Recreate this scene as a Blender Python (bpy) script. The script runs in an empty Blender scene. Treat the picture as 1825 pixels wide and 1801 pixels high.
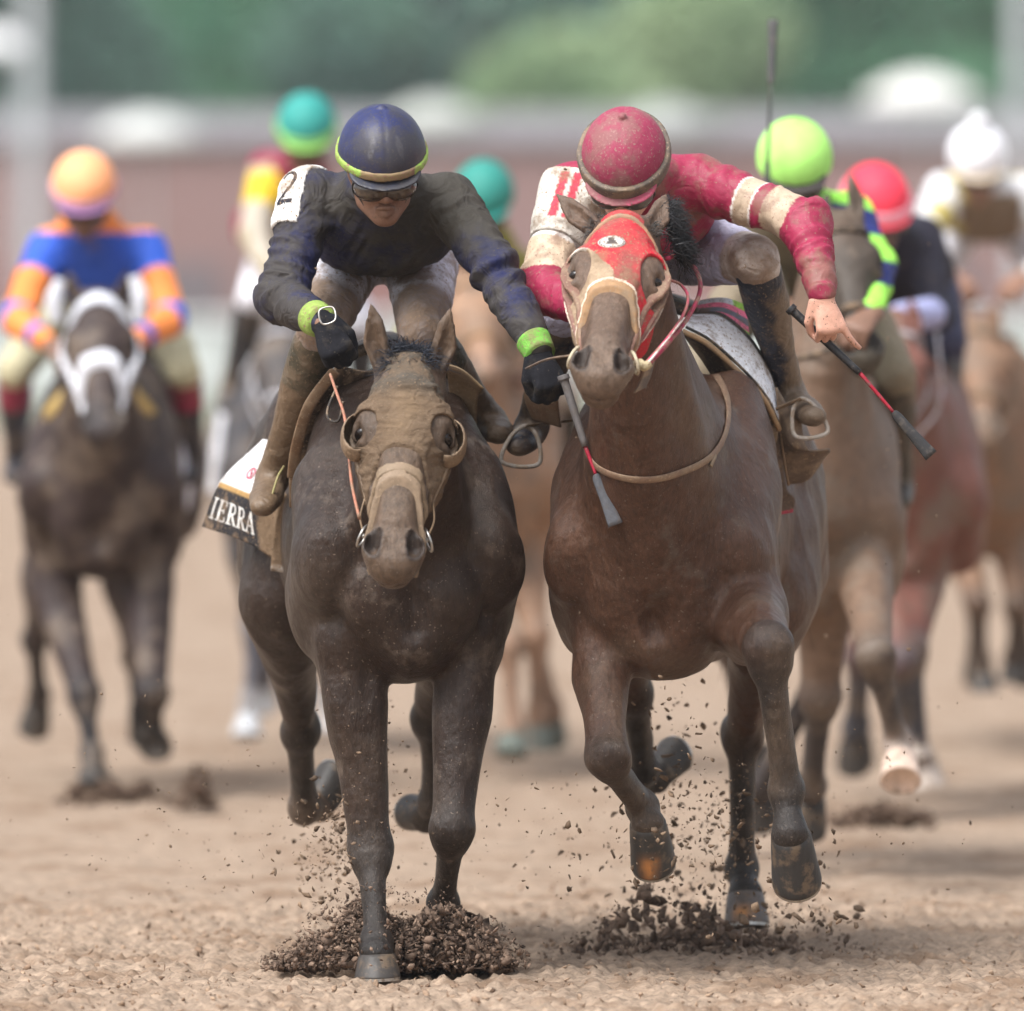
import bpy, math, os, random
import numpy as np
from mathutils import Vector
from mathutils.bvhtree import BVHTree

# ---------------------------------------------------------------- camera, sky, sun, exposure
SC = bpy.context.scene
COL = SC.collection
CAM_D, CAM_H, PXM = 26.0, 1.7, 700.0        # distance to the leading pair, lens height, photo pixels per metre there
cam = bpy.data.cameras.new('camera')
camo = bpy.data.objects.new('camera', cam)
COL.objects.link(camo)
camo.location = (0, -CAM_D, CAM_H)
camo.rotation_euler = (math.radians(90), 0, 0)
cam.sensor_width = 36.0
cam.lens = PXM * CAM_D / 1825 * 36
cam.shift_y = -(900.5 - 550) / 1825
cam.clip_start = 0.5
cam.clip_end = 2000
cam.dof.use_dof = True
cam.dof.focus_distance = CAM_D - 0.1
cam.dof.aperture_fstop = 2.5
SC.camera = camo

world = bpy.data.worlds.new('World')
SC.world = world
world.use_nodes = True
wn = world.node_tree
bg = wn.nodes['Background']
sky = wn.nodes.new('ShaderNodeTexSky')
sky.sky_type = 'NISHITA'
sky.sun_disc = False
SUN_EL, SUN_AZ = math.radians(56), math.radians(222)
sky.sun_elevation = SUN_EL
sky.sun_rotation = SUN_AZ
sky.dust_density = 4.0
sky.air_density = 1.0
hs = wn.nodes.new('ShaderNodeHueSaturation')
hs.inputs['Saturation'].default_value = 0.35
wn.links.new(sky.outputs[0], hs.inputs['Color'])
wn.links.new(hs.outputs[0], bg.inputs['Color'])
bg.inputs['Strength'].default_value = 0.13
sl = bpy.data.lights.new('sun', 'SUN')
sl.energy = 1.9
sl.angle = math.radians(32)
sl.color = (0.99, 0.985, 0.97)
slo = bpy.data.objects.new('sun', sl)
COL.objects.link(slo)
sd = Vector((math.sin(SUN_AZ) * math.cos(SUN_EL), math.cos(SUN_AZ) * math.cos(SUN_EL), math.sin(SUN_EL)))
slo.rotation_euler = sd.to_track_quat('Z', 'Y').to_euler()
slo.location = (0, 0, 30)
SC.view_settings.view_transform = 'Standard'
SC.view_settings.look = 'None'
SC.view_settings.gamma = 1.0
SC.view_settings.exposure = 0.92
SC.view_settings.use_curve_mapping = False
SC.cycles.use_denoising = True
SC.cycles.max_bounces = 6
SC.cycles.volume_bounces = 0

ONLY = os.environ.get('ONLY', '')
def want(k): return (not ONLY) or (k in ONLY.split(','))
rng = np.random.default_rng(7)
random.seed(7)
F32 = np.float32

def P(px, py, Y=0.0):
    s = (CAM_D + Y) / CAM_D / PXM
    return np.array([(px - 912.5) * s, Y, CAM_H + (550 - py) * s])
def nz(v):
    v = np.asarray(v, float)
    return v / max(np.linalg.norm(v), 1e-9)

# ---------------------------------------------------------------- noise
_RT = rng.random((32, 32, 32)).astype(F32)
def vnoise(x, y, z, seed=0):
    x = x + seed * 7.13; y = y + seed * 3.71; z = z + seed * 5.37
    xi = np.floor(x).astype(np.int32); yi = np.floor(y).astype(np.int32); zi = np.floor(z).astype(np.int32)
    fx = x - xi; fy = y - yi; fz = z - zi
    fx = fx * fx * (3 - 2 * fx); fy = fy * fy * (3 - 2 * fy); fz = fz * fz * (3 - 2 * fz)
    x0 = xi & 31; x1 = (xi + 1) & 31; y0 = yi & 31; y1 = (yi + 1) & 31; z0 = zi & 31; z1 = (zi + 1) & 31
    a = _RT[x0, y0, z0] * (1 - fx) + _RT[x1, y0, z0] * fx
    b = _RT[x0, y1, z0] * (1 - fx) + _RT[x1, y1, z0] * fx
    c = _RT[x0, y0, z1] * (1 - fx) + _RT[x1, y0, z1] * fx
    d = _RT[x0, y1, z1] * (1 - fx) + _RT[x1, y1, z1] * fx
    return ((a * (1 - fy) + b * fy) * (1 - fz) + (c * (1 - fy) + d * fy) * fz) * 2 - 1
def fbm(x, y, z, s, oct=3, seed=0):
    r = 0; a = 1.0; t = 0
    for i in range(oct):
        r = r + a * vnoise(x * s, y * s, z * s, seed + i * 3); t += a; a *= 0.5; s *= 2.07
    return r / t

# ---------------------------------------------------------------- implicit bodies: smooth unions of tapered limbs and ellipsoids
class Limb:
    def __init__(s, pts, rw, rd=None, side=(1, 0, 0), k=0.03, op='u', col=None):
        s.p = [np.asarray(p, float) for p in pts]
        n = len(s.p)
        s.rw = list(rw) if hasattr(rw, '__len__') else [rw] * n
        rd = s.rw if rd is None else rd
        s.rd = list(rd) if hasattr(rd, '__len__') else [rd] * n
        s.side = np.asarray(side, float); s.k = k; s.op = op; s.col = col
        m = max(max(s.rw), max(s.rd)) + k + 0.015
        a = np.array(s.p); s.lo = a.min(0) - m; s.hi = a.max(0) + m
    def ev(s, X, Y, Z):
        out = None
        for i in range(len(s.p) - 1):
            a, b = s.p[i], s.p[i + 1]
            ab = b - a; L2 = max(ab @ ab, 1e-9); ax = ab / math.sqrt(L2)
            sd = s.side - ax * (s.side @ ax)
            if np.linalg.norm(sd) < 1e-3: sd = np.cross(ax, [0.3, 0.5, 0.8])
            sd = nz(sd); nn = np.cross(ax, sd)
            vx = X - a[0]; vy = Y - a[1]; vz = Z - a[2]
            al = vx * ax[0] + vy * ax[1] + vz * ax[2]
            L = math.sqrt(L2)
            t = np.clip(al / L, 0, 1)
            e = al - t * L
            w = vx * sd[0] + vy * sd[1] + vz * sd[2]
            n = vx * nn[0] + vy * nn[1] + vz * nn[2]
            rw = s.rw[i] + (s.rw[i + 1] - s.rw[i]) * t
            rd = s.rd[i] + (s.rd[i + 1] - s.rd[i]) * t
            ra = np.minimum(rw, rd)
            w = w / rw; n = n / rd; e = e / ra
            k0 = np.sqrt(w * w + n * n + e * e)
            w = w / rw; n = n / rd; e = e / ra
            k1 = np.sqrt(w * w + n * n + e * e)
            d = k0 * (k0 - 1) / np.maximum(k1, 1e-4)
            d = np.maximum(d, -ra)
            out = d if out is None else np.minimum(out, d)
        return out

class Ell:
    def __init__(s, c, r, R=None, k=0.03, op='u', col=None):
        s.c = np.asarray(c, float); s.r = np.asarray(r if hasattr(r, '__len__') else (r, r, r), float)
        s.R = np.eye(3) if R is None else np.array([nz(v) for v in R]); s.k = k; s.op = op; s.col = col
        m = s.r.max() + k + 0.015
        s.lo = s.c - m; s.hi = s.c + m
    def ev(s, X, Y, Z):
        v = (X - s.c[0], Y - s.c[1], Z - s.c[2])
        q = [(v[0] * s.R[i][0] + v[1] * s.R[i][1] + v[2] * s.R[i][2]) / s.r[i] for i in range(3)]
        k0 = np.sqrt(q[0] ** 2 + q[1] ** 2 + q[2] ** 2)
        k1 = np.sqrt((q[0] / s.r[0]) ** 2 + (q[1] / s.r[1]) ** 2 + (q[2] / s.r[2]) ** 2)
        return np.maximum(k0 * (k0 - 1) / np.maximum(k1, 1e-4), -s.r.min())

class Grid:
    def __init__(s, prims, h, lo=None, hi=None):
        pl = np.array([p.lo for p in prims if p.op == 'u']).min(0); ph = np.array([p.hi for p in prims if p.op == 'u']).max(0)
        s.lo = pl if lo is None else np.maximum(pl, lo); s.hi = ph if hi is None else np.minimum(ph, hi)
        s.h = h
        s.n = np.ceil((s.hi - s.lo) / h).astype(int) + 2
        s.d = np.full(s.n, 0.5, F32)
        s.ax = [(s.lo[i] + h * np.arange(s.n[i])).astype(F32) for i in range(3)]
        for p in prims: s.add(p)
    def sub(s, lo, hi):
        i0 = np.clip(np.floor((lo - s.lo) / s.h).astype(int), 0, s.n); i1 = np.clip(np.ceil((hi - s.lo) / s.h).astype(int) + 1, 0, s.n)
        return tuple(slice(i0[i], i1[i]) for i in range(3))
    def axes(s, sl=None):
        sl = sl or (slice(None),) * 3
        return s.ax[0][sl[0]][:, None, None], s.ax[1][sl[1]][None, :, None], s.ax[2][sl[2]][None, None, :]
    def add(s, p):
        sl = s.sub(p.lo, p.hi)
        if any(q.stop <= q.start for q in sl): return
        X, Y, Z = s.axes(sl)
        b = p.ev(X, Y, Z).astype(F32); a = s.d[sl]; k = p.k
        if p.op == 'u':
            h = np.maximum(k - np.abs(a - b), 0) / k
            s.d[sl] = np.minimum(a, b) - h * h * k * 0.25
        else:
            b = -b
            h = np.maximum(k - np.abs(a - b), 0) / k
            s.d[sl] = np.maximum(a, b) + h * h * k * 0.25
    def clone(s):
        g = object.__new__(Grid); g.__dict__.update(s.__dict__); g.d = s.d.copy(); return g
    def displace(s, amp, scale, oct=3, seed=0, st=(1, 1, 1)):
        m = np.abs(s.d) < amp * 2.5 + s.h * 3
        ii = np.nonzero(m)
        x, y, z = s.ax[0][ii[0]], s.ax[1][ii[1]], s.ax[2][ii[2]]
        s.d[m] += amp * fbm(x * st[0], y * st[1], z * st[2], scale, oct, seed)
        return s
    def mesh(s):
        d = s.d; sg = d < 0
        n = s.n - 1
        act = np.zeros(n, bool); first = sg[:-1, :-1, :-1]
        for c in range(1, 8):
            o = (c & 1, (c >> 1) & 1, c >> 2)
            act |= sg[o[0]:o[0] + n[0], o[1]:o[1] + n[1], o[2]:o[2] + n[2]] != first
        ci = np.argwhere(act)
        if len(ci) == 0: return np.zeros((0, 3)), np.zeros((0, 4), int)
        idx = np.full(n, -1, np.int64); idx[act] = np.arange(len(ci))
        cv = [d[ci[:, 0] + (c & 1), ci[:, 1] + ((c >> 1) & 1), ci[:, 2] + (c >> 2)] for c in range(8)]
        pos = np.zeros((len(ci), 3)); cnt = np.zeros(len(ci))
        for a in range(8):
            for bit in range(3):
                if a & (1 << bit): continue
                b = a | (1 << bit)
                m = (cv[a] < 0) != (cv[b] < 0)
                t = cv[a][m] / (cv[a][m] - cv[b][m])
                q = np.tile([a & 1, (a >> 1) & 1, a >> 2], (m.sum(), 1)).astype(float)
                q[:, bit] += t
                pos[m] += q; cnt[m] += 1
        V = s.lo + s.h * (ci + pos / cnt[:, None])
        Q = []
        for bit in range(3):
            lo = [slice(0, None)] * 3; hi = [slice(0, None)] * 3
            lo[bit] = slice(0, -1); hi[bit] = slice(1, None)
            A = sg[tuple(lo)]; B = sg[tuple(hi)]
            e = np.argwhere(A != B)
            u, v = (bit + 1) % 3, (bit + 2) % 3
            ok = (e[:, u] > 0) & (e[:, v] > 0) & (e[:, u] < n[u]) & (e[:, v] < n[v])
            e = e[ok]
            def g(du, dv):
                c = e.copy(); c[:, u] -= du; c[:, v] -= dv
                return idx[c[:, 0], c[:, 1], c[:, 2]]
            q = np.stack([g(0, 0), g(1, 0), g(1, 1), g(0, 1)], 1)
            ins = A[e[:, 0], e[:, 1], e[:, 2]]
            q[~ins] = q[~ins][:, ::-1]
            Q.append(q)
        Q = np.concatenate(Q); Q = Q[(Q >= 0).all(1)]
        return V, Q

def smooth_mesh(V, Q, it=1, lam=0.5):
    e = np.concatenate([Q[:, [0, 1]], Q[:, [1, 2]], Q[:, [2, 3]], Q[:, [3, 0]]])
    for _ in range(it):
        S = np.zeros_like(V); c = np.bincount(e[:, 0], minlength=len(V)) + np.bincount(e[:, 1], minlength=len(V))
        for a in range(3):
            S[:, a] = np.bincount(e[:, 0], V[e[:, 1], a], len(V)) + np.bincount(e[:, 1], V[e[:, 0], a], len(V))
        V = V + lam * (S / np.maximum(c, 1)[:, None] - V)
    return V

def blend_cols(V, prims, base, tau=0.012):
    W = np.full(len(V), 1e-6); C = np.outer(W, np.asarray(base, float))
    x, y, z = V[:, 0], V[:, 1], V[:, 2]
    for p in prims:
        if p.op != 'u': continue
        m = ((V > p.lo) & (V < p.hi)).all(1)
        if not m.any(): continue
        d = p.ev(x[m], y[m], z[m])
        w = np.exp(-np.clip(d, -0.05, 1) / tau)
        c = np.asarray(base if p.col is None else p.col, float)
        W[m] += w; C[m] += w[:, None] * c
    return C / W[:, None]

# ---------------------------------------------------------------- objects
def raw_mesh(name, V, Fs, cols=None, smooth=True):
    me = bpy.data.meshes.new(name)
    if isinstance(Fs, np.ndarray):
        k = Fs.shape[1]
        me.vertices.add(len(V)); me.vertices.foreach_set('co', np.asarray(V, F32).ravel())
        me.loops.add(Fs.size); me.loops.foreach_set('vertex_index', Fs.astype(np.int32).ravel())
        me.polygons.add(len(Fs)); me.polygons.foreach_set('loop_start', np.arange(0, Fs.size, k, dtype=np.int32))
        me.update(calc_edges=True); me.validate()
    else:
        me.from_pydata([tuple(v) for v in V], [], [tuple(f) for f in Fs]); me.update()
    if smooth and len(me.polygons): me.polygons.foreach_set('use_smooth', np.ones(len(me.polygons), bool))
    if cols is not None and len(me.vertices) == len(cols):
        at = me.color_attributes.new('Col', 'FLOAT_COLOR', 'POINT')
        c = np.ones((len(cols), 4), F32); c[:, :3] = np.clip(cols, 0, 1)
        at.data.foreach_set('color', c.ravel())
    return me

class Thing:
    """an Empty at the base of a thing; parts are meshes in the thing's own space"""
    def __init__(s, name, label, cat, base, group=None):
        o = bpy.data.objects.new(name, None); COL.objects.link(o)
        o.empty_display_size = 0.1
        o.location = tuple(base); o['label'] = label; o['category'] = cat
        if group: o['group'] = group
        s.o = o; s.base = np.asarray(base, float)
    def part(s, name, V, Fs, mat, cols=None, parent=None, label=None, smooth=True, kind=None):
        o = bpy.data.objects.new(name, raw_mesh(name, np.asarray(V, float) - s.base, Fs, cols, smooth))
        COL.objects.link(o); o.parent = parent or s.o
        o.data.materials.append(mat)
        if label: o['label'] = label
        if kind: o['kind'] = kind
        return o
    def sdf(s, name, g, mat, prims=None, base=(0.2, 0.2, 0.2), colfn=None, tau=0.012, parent=None, label=None, sm=0):
        V, Q = g.mesh()
        if sm: V = smooth_mesh(V, Q, sm)
        C = blend_cols(V, prims, base, tau) if prims is not None else np.tile(np.asarray(base, float), (len(V), 1))
        if colfn is not None: C = colfn(V, C)
        return s.part(name, V, Q, mat, C, parent, label)

def solo(name, V, Fs, mat, label=None, cat=None, kind=None, group=None, cols=None, base=(0, 0, 0), smooth=True):
    base = np.asarray(base, float)
    o = bpy.data.objects.new(name, raw_mesh(name, np.asarray(V, float) - base, Fs, cols, smooth)); COL.objects.link(o)
    o.location = tuple(base); o.data.materials.append(mat)
    if kind: o['kind'] = kind
    if label: o['label'] = label
    if cat: o['category'] = cat
    if group: o['group'] = group
    return o

# ---------------------------------------------------------------- small geometry
def cat_rom(P_, n):
    P_ = np.asarray(P_, float); m = len(P_)
    if m < 3:
        t = np.linspace(0, 1, n)[:, None]; return P_[0] * (1 - t) + P_[-1] * t
    out = []
    for t in np.linspace(0, m - 1, n):
        i = min(int(t), m - 2); f = t - i
        p0 = P_[i - 1] if i > 0 else 2 * P_[0] - P_[1]
        p3 = P_[i + 2] if i + 2 < m else 2 * P_[-1] - P_[-2]
        p1, p2 = P_[i], P_[i + 1]
        out.append(0.5 * (2 * p1 + (p2 - p0) * f + (2 * p0 - 5 * p1 + 4 * p2 - p3) * f * f + (3 * p1 - p0 - 3 * p2 + p3) * f ** 3))
    return np.array(out)

def tube(pts, rw, rd=None, side=(1, 0, 0), seg=10, n=None, closed=False, cap=True):
    """swept elliptical tube; rw along 'side', rd across"""
    pts = np.asarray(pts, float)
    n = n or max(8, len(pts) * 6)
    k = len(pts)
    rw = np.interp(np.linspace(0, 1, n), np.linspace(0, 1, len(rw)), rw) if hasattr(rw, '__len__') else np.full(n, rw)
    rd = rw if rd is None else (np.interp(np.linspace(0, 1, n), np.linspace(0, 1, len(rd)), rd) if hasattr(rd, '__len__') else np.full(n, rd))
    if closed:
        q = np.concatenate([pts[-2:], pts, pts[:3]])
        c = cat_rom(q, (len(q) - 1) * 12 + 1)[24:24 + 12 * k + 1]
        ii = np.linspace(0, len(c) - 1, n + 1).astype(int)[:-1]; c = c[ii]
        tg = np.roll(c, -1, 0) - np.roll(c, 1, 0)
    else:
        c = cat_rom(pts, n); tg = np.gradient(c, axis=0)
    V = []
    side = np.asarray(side, float)
    for i in range(n):
        t = nz(tg[i]); s = side if side.ndim == 1 else side[min(i, len(side) - 1)]
        s = s - t * (s @ t)
        if np.linalg.norm(s) < 1e-3: s = np.cross(t, [0.2, 0.9, 0.4])
        s = nz(s); m = np.cross(t, s)
        for j in range(seg):
            a = 2 * math.pi * j / seg
            V.append(c[i] + s * math.cos(a) * rw[i] + m * math.sin(a) * rd[i])
    Fs = []
    for i in range(n if closed else n - 1):
        for j in range(seg):
            a = i * seg + j; b = i * seg + (j + 1) % seg; i2 = (i + 1) % n
            Fs.append((a, b, i2 * seg + (j + 1) % seg, i2 * seg + j))
    if not closed and cap:
        Fs.append(tuple(range(seg))[::-1]); Fs.append(tuple((n - 1) * seg + j for j in range(seg)))
    return np.array(V), Fs

def join(parts):
    V = []; Fs = []; o = 0
    for v, f in parts:
        V.append(np.asarray(v)); Fs += [tuple(int(i) + o for i in q) for q in f]; o += len(v)
    return np.concatenate(V), Fs

def sheet(ctrl, thick=0.004, nu=24, nv=24, wr=0.0, seed=0):
    """a cloth/leather panel through a grid of control points, with thickness and soft folds"""
    ctrl = np.asarray(ctrl, float)
    rows = np.array([cat_rom(r, nv) for r in ctrl])
    S = np.array([cat_rom(rows[:, j], nu) for j in range(nv)]).transpose(1, 0, 2)
    du = np.gradient(S, axis=0); dv = np.gradient(S, axis=1)
    N = np.cross(du, dv); N /= np.maximum(np.linalg.norm(N, axis=2, keepdims=True), 1e-9)
    if wr: S = S + N * (wr * fbm(S[..., 0], S[..., 1], S[..., 2], 14, 3, seed))[..., None]
    V = np.concatenate([(S + N * thick / 2).reshape(-1, 3), (S - N * thick / 2).reshape(-1, 3)])
    m = nu * nv; Fs = []
    for i in range(nu - 1):
        for j in range(nv - 1):
            a = i * nv + j
            Fs.append((a, a + 1, a + nv + 1, a + nv)); Fs.append((m + a, m + a + nv, m + a + nv + 1, m + a + 1))
    bd = [(i * nv, (i + 1) * nv) for i in range(nu - 1)] + [((i + 1) * nv + nv - 1, i * nv + nv - 1) for i in range(nu - 1)]
    bd += [(j + 1, j) for j in range(nv - 1)] + [((nu - 1) * nv + j, (nu - 1) * nv + j + 1) for j in range(nv - 1)]
    for a, b in bd: Fs.append((a, b, m + b, m + a))
    return V, Fs, S, N

def hair(roots, dirs, length, r, n=7, grav=0.0, curl=0.01, seed=1, spread=0.18):
    rg = np.random.default_rng(seed)
    V = []; Fs = []
    for p, d in zip(roots, dirs):
        L = length * rg.uniform(0.6, 1.15); d = nz(d + rg.normal(0, spread, 3)); p = np.array(p, float)
        ph = rg.uniform(0, 6.28, 3); b = len(V)
        rr = r * rg.uniform(0.6, 1.3)
        for i in range(n):
            t = i / (n - 1)
            q = p + d * L * t + np.array([0, 0, -grav * L * t * t]) + curl * t * np.sin(ph + t * 5)
            s = nz(np.cross(d, [0.3, 0.8, 0.5])); m = np.cross(d, s)
            w = rr * (1 - t * 0.92) + 0.0002
            for a in (0, 2.09, 4.19): V.append(q + w * (s * math.cos(a) + m * math.sin(a)))
        for i in range(n - 1):
            for j in range(3):
                Fs.append((b + i * 3 + j, b + i * 3 + (j + 1) % 3, b + i * 3 + 3 + (j + 1) % 3, b + i * 3 + 3 + j))
    return np.array(V), np.array(Fs)

# ---------------------------------------------------------------- materials
def mat(name, col=None, rough=0.7, spec=0.4, mud=None, mudamt=0.0, mudscale=6.0, speck=0.0, bump=0.0, bscale=60.0,
        bst=(1, 1, 1), var=0.12, metal=0.0, sheen=0.0, big=0.0, bigscale=8.0, wr=0.0, wscale=20.0):
    m = bpy.data.materials.new(name); m.use_nodes = True
    nt = m.node_tree; N = nt.nodes; L = nt.links
    b = N['Principled BSDF']
    b.inputs['Roughness'].default_value = rough
    b.inputs['Specular IOR Level'].default_value = spec
    b.inputs['Metallic'].default_value = metal
    if sheen: b.inputs['Sheen Weight'].default_value = sheen
    tc = N.new('ShaderNodeTexCoord')
    def noise(scale, det=4, st=None, rg=0.55):
        n = N.new('ShaderNodeTexNoise'); n.inputs['Scale'].default_value = scale; n.inputs['Detail'].default_value = det
        n.inputs['Roughness'].default_value = rg
        if st and st != (1, 1, 1):
            mp = N.new('ShaderNodeMapping'); mp.inputs['Scale'].default_value = st
            L.new(tc.outputs['Object'], mp.inputs[0]); L.new(mp.outputs[0], n.inputs['Vector'])
        else: L.new(tc.outputs['Object'], n.inputs['Vector'])
        return n.outputs['Fac']
    def ramp(f, a, c):
        r = N.new('ShaderNodeMapRange'); r.inputs[1].default_value = a; r.inputs[2].default_value = c
        r.interpolation_type = 'SMOOTHSTEP'
        L.new(f, r.inputs[0]); return r.outputs[0]
    def mix(f, c1, c2, mode='MIX'):
        x = N.new('ShaderNodeMix'); x.data_type = 'RGBA'; x.blend_type = mode
        if isinstance(f, float): x.inputs[0].default_value = f
        else: L.new(f, x.inputs[0])
        for i, c in ((6, c1), (7, c2)):
            if isinstance(c, tuple): x.inputs[i].default_value = (*c[:3], 1)
            else: L.new(c, x.inputs[i])
        return x.outputs[2]
    if col is None:
        a = N.new('ShaderNodeAttribute'); a.attribute_name = 'Col'; c = a.outputs['Color']
    else:
        r = N.new('ShaderNodeRGB'); r.outputs[0].default_value = (*col, 1); c = r.outputs[0]
    if var:
        h = N.new('ShaderNodeHueSaturation'); L.new(c, h.inputs['Color'])
        mr = N.new('ShaderNodeMapRange'); mr.inputs[1].default_value = 0.3; mr.inputs[2].default_value = 0.7
        mr.inputs[3].default_value = 1 - var * 1.6; mr.inputs[4].default_value = 1 + var * 1.6
        L.new(noise(bscale * 0.35, 6, bst, 0.7), mr.inputs[0]); L.new(mr.outputs[0], h.inputs['Value']); c = h.outputs[0]
    if mud is not None:
        f = ramp(noise(mudscale, 7, None, 0.68), 0.62 - 0.34 * mudamt, 0.72 - 0.22 * mudamt)
        mm = N.new('ShaderNodeMath'); mm.operation = 'MULTIPLY'; L.new(f, mm.inputs[0]); mm.inputs[1].default_value = 0.55 + 0.4 * mudamt
        c = mix(mm.outputs[0], c, mud)
        if speck:
            f2 = ramp(noise(150, 2, None, 0.5), 0.70 - 0.1 * speck, 0.74 - 0.1 * speck)
            c = mix(f2, c, tuple(min(1, x * 1.25) for x in mud))
    L.new(c, b.inputs['Base Color'])
    last = None
    def addb(h, s, dist):
        nonlocal last
        bp = N.new('ShaderNodeBump'); bp.inputs['Strength'].default_value = s; bp.inputs['Distance'].default_value = dist
        L.new(h, bp.inputs['Height'])
        if last is not None: L.new(last, bp.inputs['Normal'])
        last = bp.outputs[0]
    if big: addb(noise(bigscale, 3), 1.0, big)
    if wr:
        w = N.new('ShaderNodeTexNoise'); w.noise_dimensions = '3D'; w.inputs['Scale'].default_value = wscale; w.inputs['Detail'].default_value = 2
        w.inputs['Distortion'].default_value = 1.6; L.new(tc.outputs['Object'], w.inputs['Vector']); addb(w.outputs['Fac'], 1.0, wr)
    if bump: addb(noise(bscale, 5, bst, 0.65), 0.8, bump)
    if last is not None: L.new(last, b.inputs['Normal'])
    return m

MUD = (0.17, 0.118, 0.075); MUDL = (0.29, 0.21, 0.14); MUDD = (0.07, 0.048, 0.035)
M = {}
M['coat'] = mat('horse coat', None, 0.38, 0.32, mud=(0.13, 0.098, 0.076), mudamt=0.18, mudscale=7, speck=0.30, bump=0.0038, bscale=170, bst=(1.5, 1.5, 0.5), var=0.24, big=0.022, bigscale=8)
M['coat_far'] = mat('far horse coat', None, 0.55, 0.35, mud=(0.16, 0.12, 0.09), mudamt=0.45, mudscale=6, bump=0.003, bscale=80, var=0.15, big=0.012, bigscale=9)
M['silk_navy'] = mat('muddy navy silk', None, 0.72, 0.3, mud=(0.055, 0.048, 0.036), mudamt=0.74, mudscale=4, speck=0.5, bump=0.0012, bscale=260, var=0.12, wr=0.014, wscale=13)
M['silk'] = mat('race silk', None, 0.55, 0.4, mud=(0.21, 0.12, 0.085), mudamt=0.42, mudscale=9, speck=0.5, bump=0.0007, bscale=260, var=0.08, wr=0.007, wscale=13)
M['silk_far'] = mat('far race silk', None, 0.7, 0.3, mud=MUD, mudamt=0.1, mudscale=9, bump=0.001, bscale=100, var=0.08, wr=0.010, wscale=13)
M['breech'] = mat('muddy breeches', None, 0.7, 0.3, mud=(0.23, 0.155, 0.10), mudamt=0.55, mudscale=11, speck=1.0, bump=0.0012, bscale=220, var=0.08, wr=0.008, wscale=20)
M['breech_clean'] = mat('light breeches', None, 0.6, 0.35, mud=(0.23, 0.155, 0.10), mudamt=0.16, mudscale=14, speck=0.5, bump=0.0012, bscale=220, var=0.08, wr=0.010, wscale=22)
M['skin'] = mat('skin', None, 0.5, 0.4, mud=(0.10, 0.062, 0.04), mudamt=0.1, mudscale=30, speck=0.4, bump=0.0006, bscale=240, var=0.08)
M['boot'] = mat('muddy boot leather', None, 0.5, 0.45, mud=MUD, mudamt=0.45, mudscale=8, speck=0.6, bump=0.0015, bscale=120, var=0.15, wr=0.006, wscale=22)
M['leather'] = mat('muddy tack leather', None, 0.6, 0.4, mud=(0.26, 0.185, 0.12), mudamt=0.5, mudscale=18, speck=0.6, bump=0.0015, bscale=140, var=0.15)
M['cloth'] = mat('tack cloth', None, 0.85, 0.2, mud=(0.22, 0.15, 0.095), mudamt=0.36, mudscale=12, speck=0.8, bump=0.002, bscale=190, var=0.12, wr=0.004, wscale=25)
M['hoodmud'] = mat('mud caked hood', None, 0.9, 0.15, mud=(0.15, 0.105, 0.07), mudamt=0.5, mudscale=13, speck=0.8, bump=0.003, bscale=150, bst=(0.5, 0.5, 1.6), var=0.2, wr=0.006, wscale=26)
M['helmet'] = mat('helmet', None, 0.45, 0.4, mud=(0.045, 0.042, 0.045), mudamt=0.75, mudscale=6, speck=1.0, bump=0.0008, bscale=200, var=0.12)
M['cap'] = mat('cap cover', None, 0.6, 0.3, mud=(0.24, 0.12, 0.11), mudamt=0.5, mudscale=9, speck=0.9, bump=0.0015, bscale=160, var=0.08, wr=0.003, wscale=14)
M['cap_far'] = mat('bright cap cover', None, 0.6, 0.3, bump=0.001, bscale=90, var=0.05, wr=0.004, wscale=10)
M['lens'] = mat('goggle lens', None, 0.12, 0.8, mud=(0.10, 0.07, 0.045), mudamt=0.4, mudscale=25, speck=0.6, var=0.1)
M['eye'] = mat('eye', (0.010, 0.006, 0.005), 0.22, 0.5, var=0)
M['hoof'] = mat('hoof horn', None, 0.5, 0.4, mud=MUD, mudamt=0.35, mudscale=20, bump=0.001, bscale=120, bst=(1, 1, 0.2), var=0.15)
M['metal'] = mat('worn steel', (0.45, 0.43, 0.40), 0.35, 0.5, mud=MUD, mudamt=0.3, mudscale=40, metal=0.9, var=0.1)
M['hair'] = mat('horse hair', None, 0.55, 0.4, mud=(0.09, 0.065, 0.05), mudamt=0.2, mudscale=20, var=0.2)
M['rubber'] = mat('whip grip', None, 0.5, 0.4, mud=(0.12, 0.10, 0.085), mudamt=0.35, mudscale=30, bump=0.0012, bscale=200, var=0.12)
M['glove'] = mat('knit glove', None, 0.85, 0.2, mud=(0.06, 0.05, 0.04), mudamt=0.35, mudscale=20, speck=0.3, bump=0.002, bscale=280, var=0.2)
# ================================================================ track
def sheet_grid(xs, ys, zf):
    X, Y = np.meshgrid(xs, ys)
    Z = zf(X, Y)
    V = np.stack([X, Y, Z], -1).reshape(-1, 3)
    n, m = len(ys), len(xs)
    i = (np.arange(n - 1)[:, None] * m + np.arange(m - 1)[None]).ravel()
    return V, np.stack([i, i + 1, i + m + 1, i + m], 1)
def track_z(X, Y):
    z0 = np.zeros_like(X)
    a = fbm(X, Y, z0, 1.3, 2, 3) * .012
    b = fbm(X, Y * .8, z0, 16, 3, 5); c = fbm(X, Y * .8, z0, 42, 3, 8)
    near = np.clip(1 - (Y - 4) / 30, .2, 1)
    return a + (np.abs(b) * .034 + np.clip(c, -.3, 1) * .018 - .014) * near
M['dirt'] = mat('track dirt', (.318, .238, .176), .95, .15, mud=(.20, .128, .082), mudamt=.42, mudscale=2.2, bump=.007, bscale=70, bst=(.7, 1.5, 1), var=.3, big=.01, bigscale=14)
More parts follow.
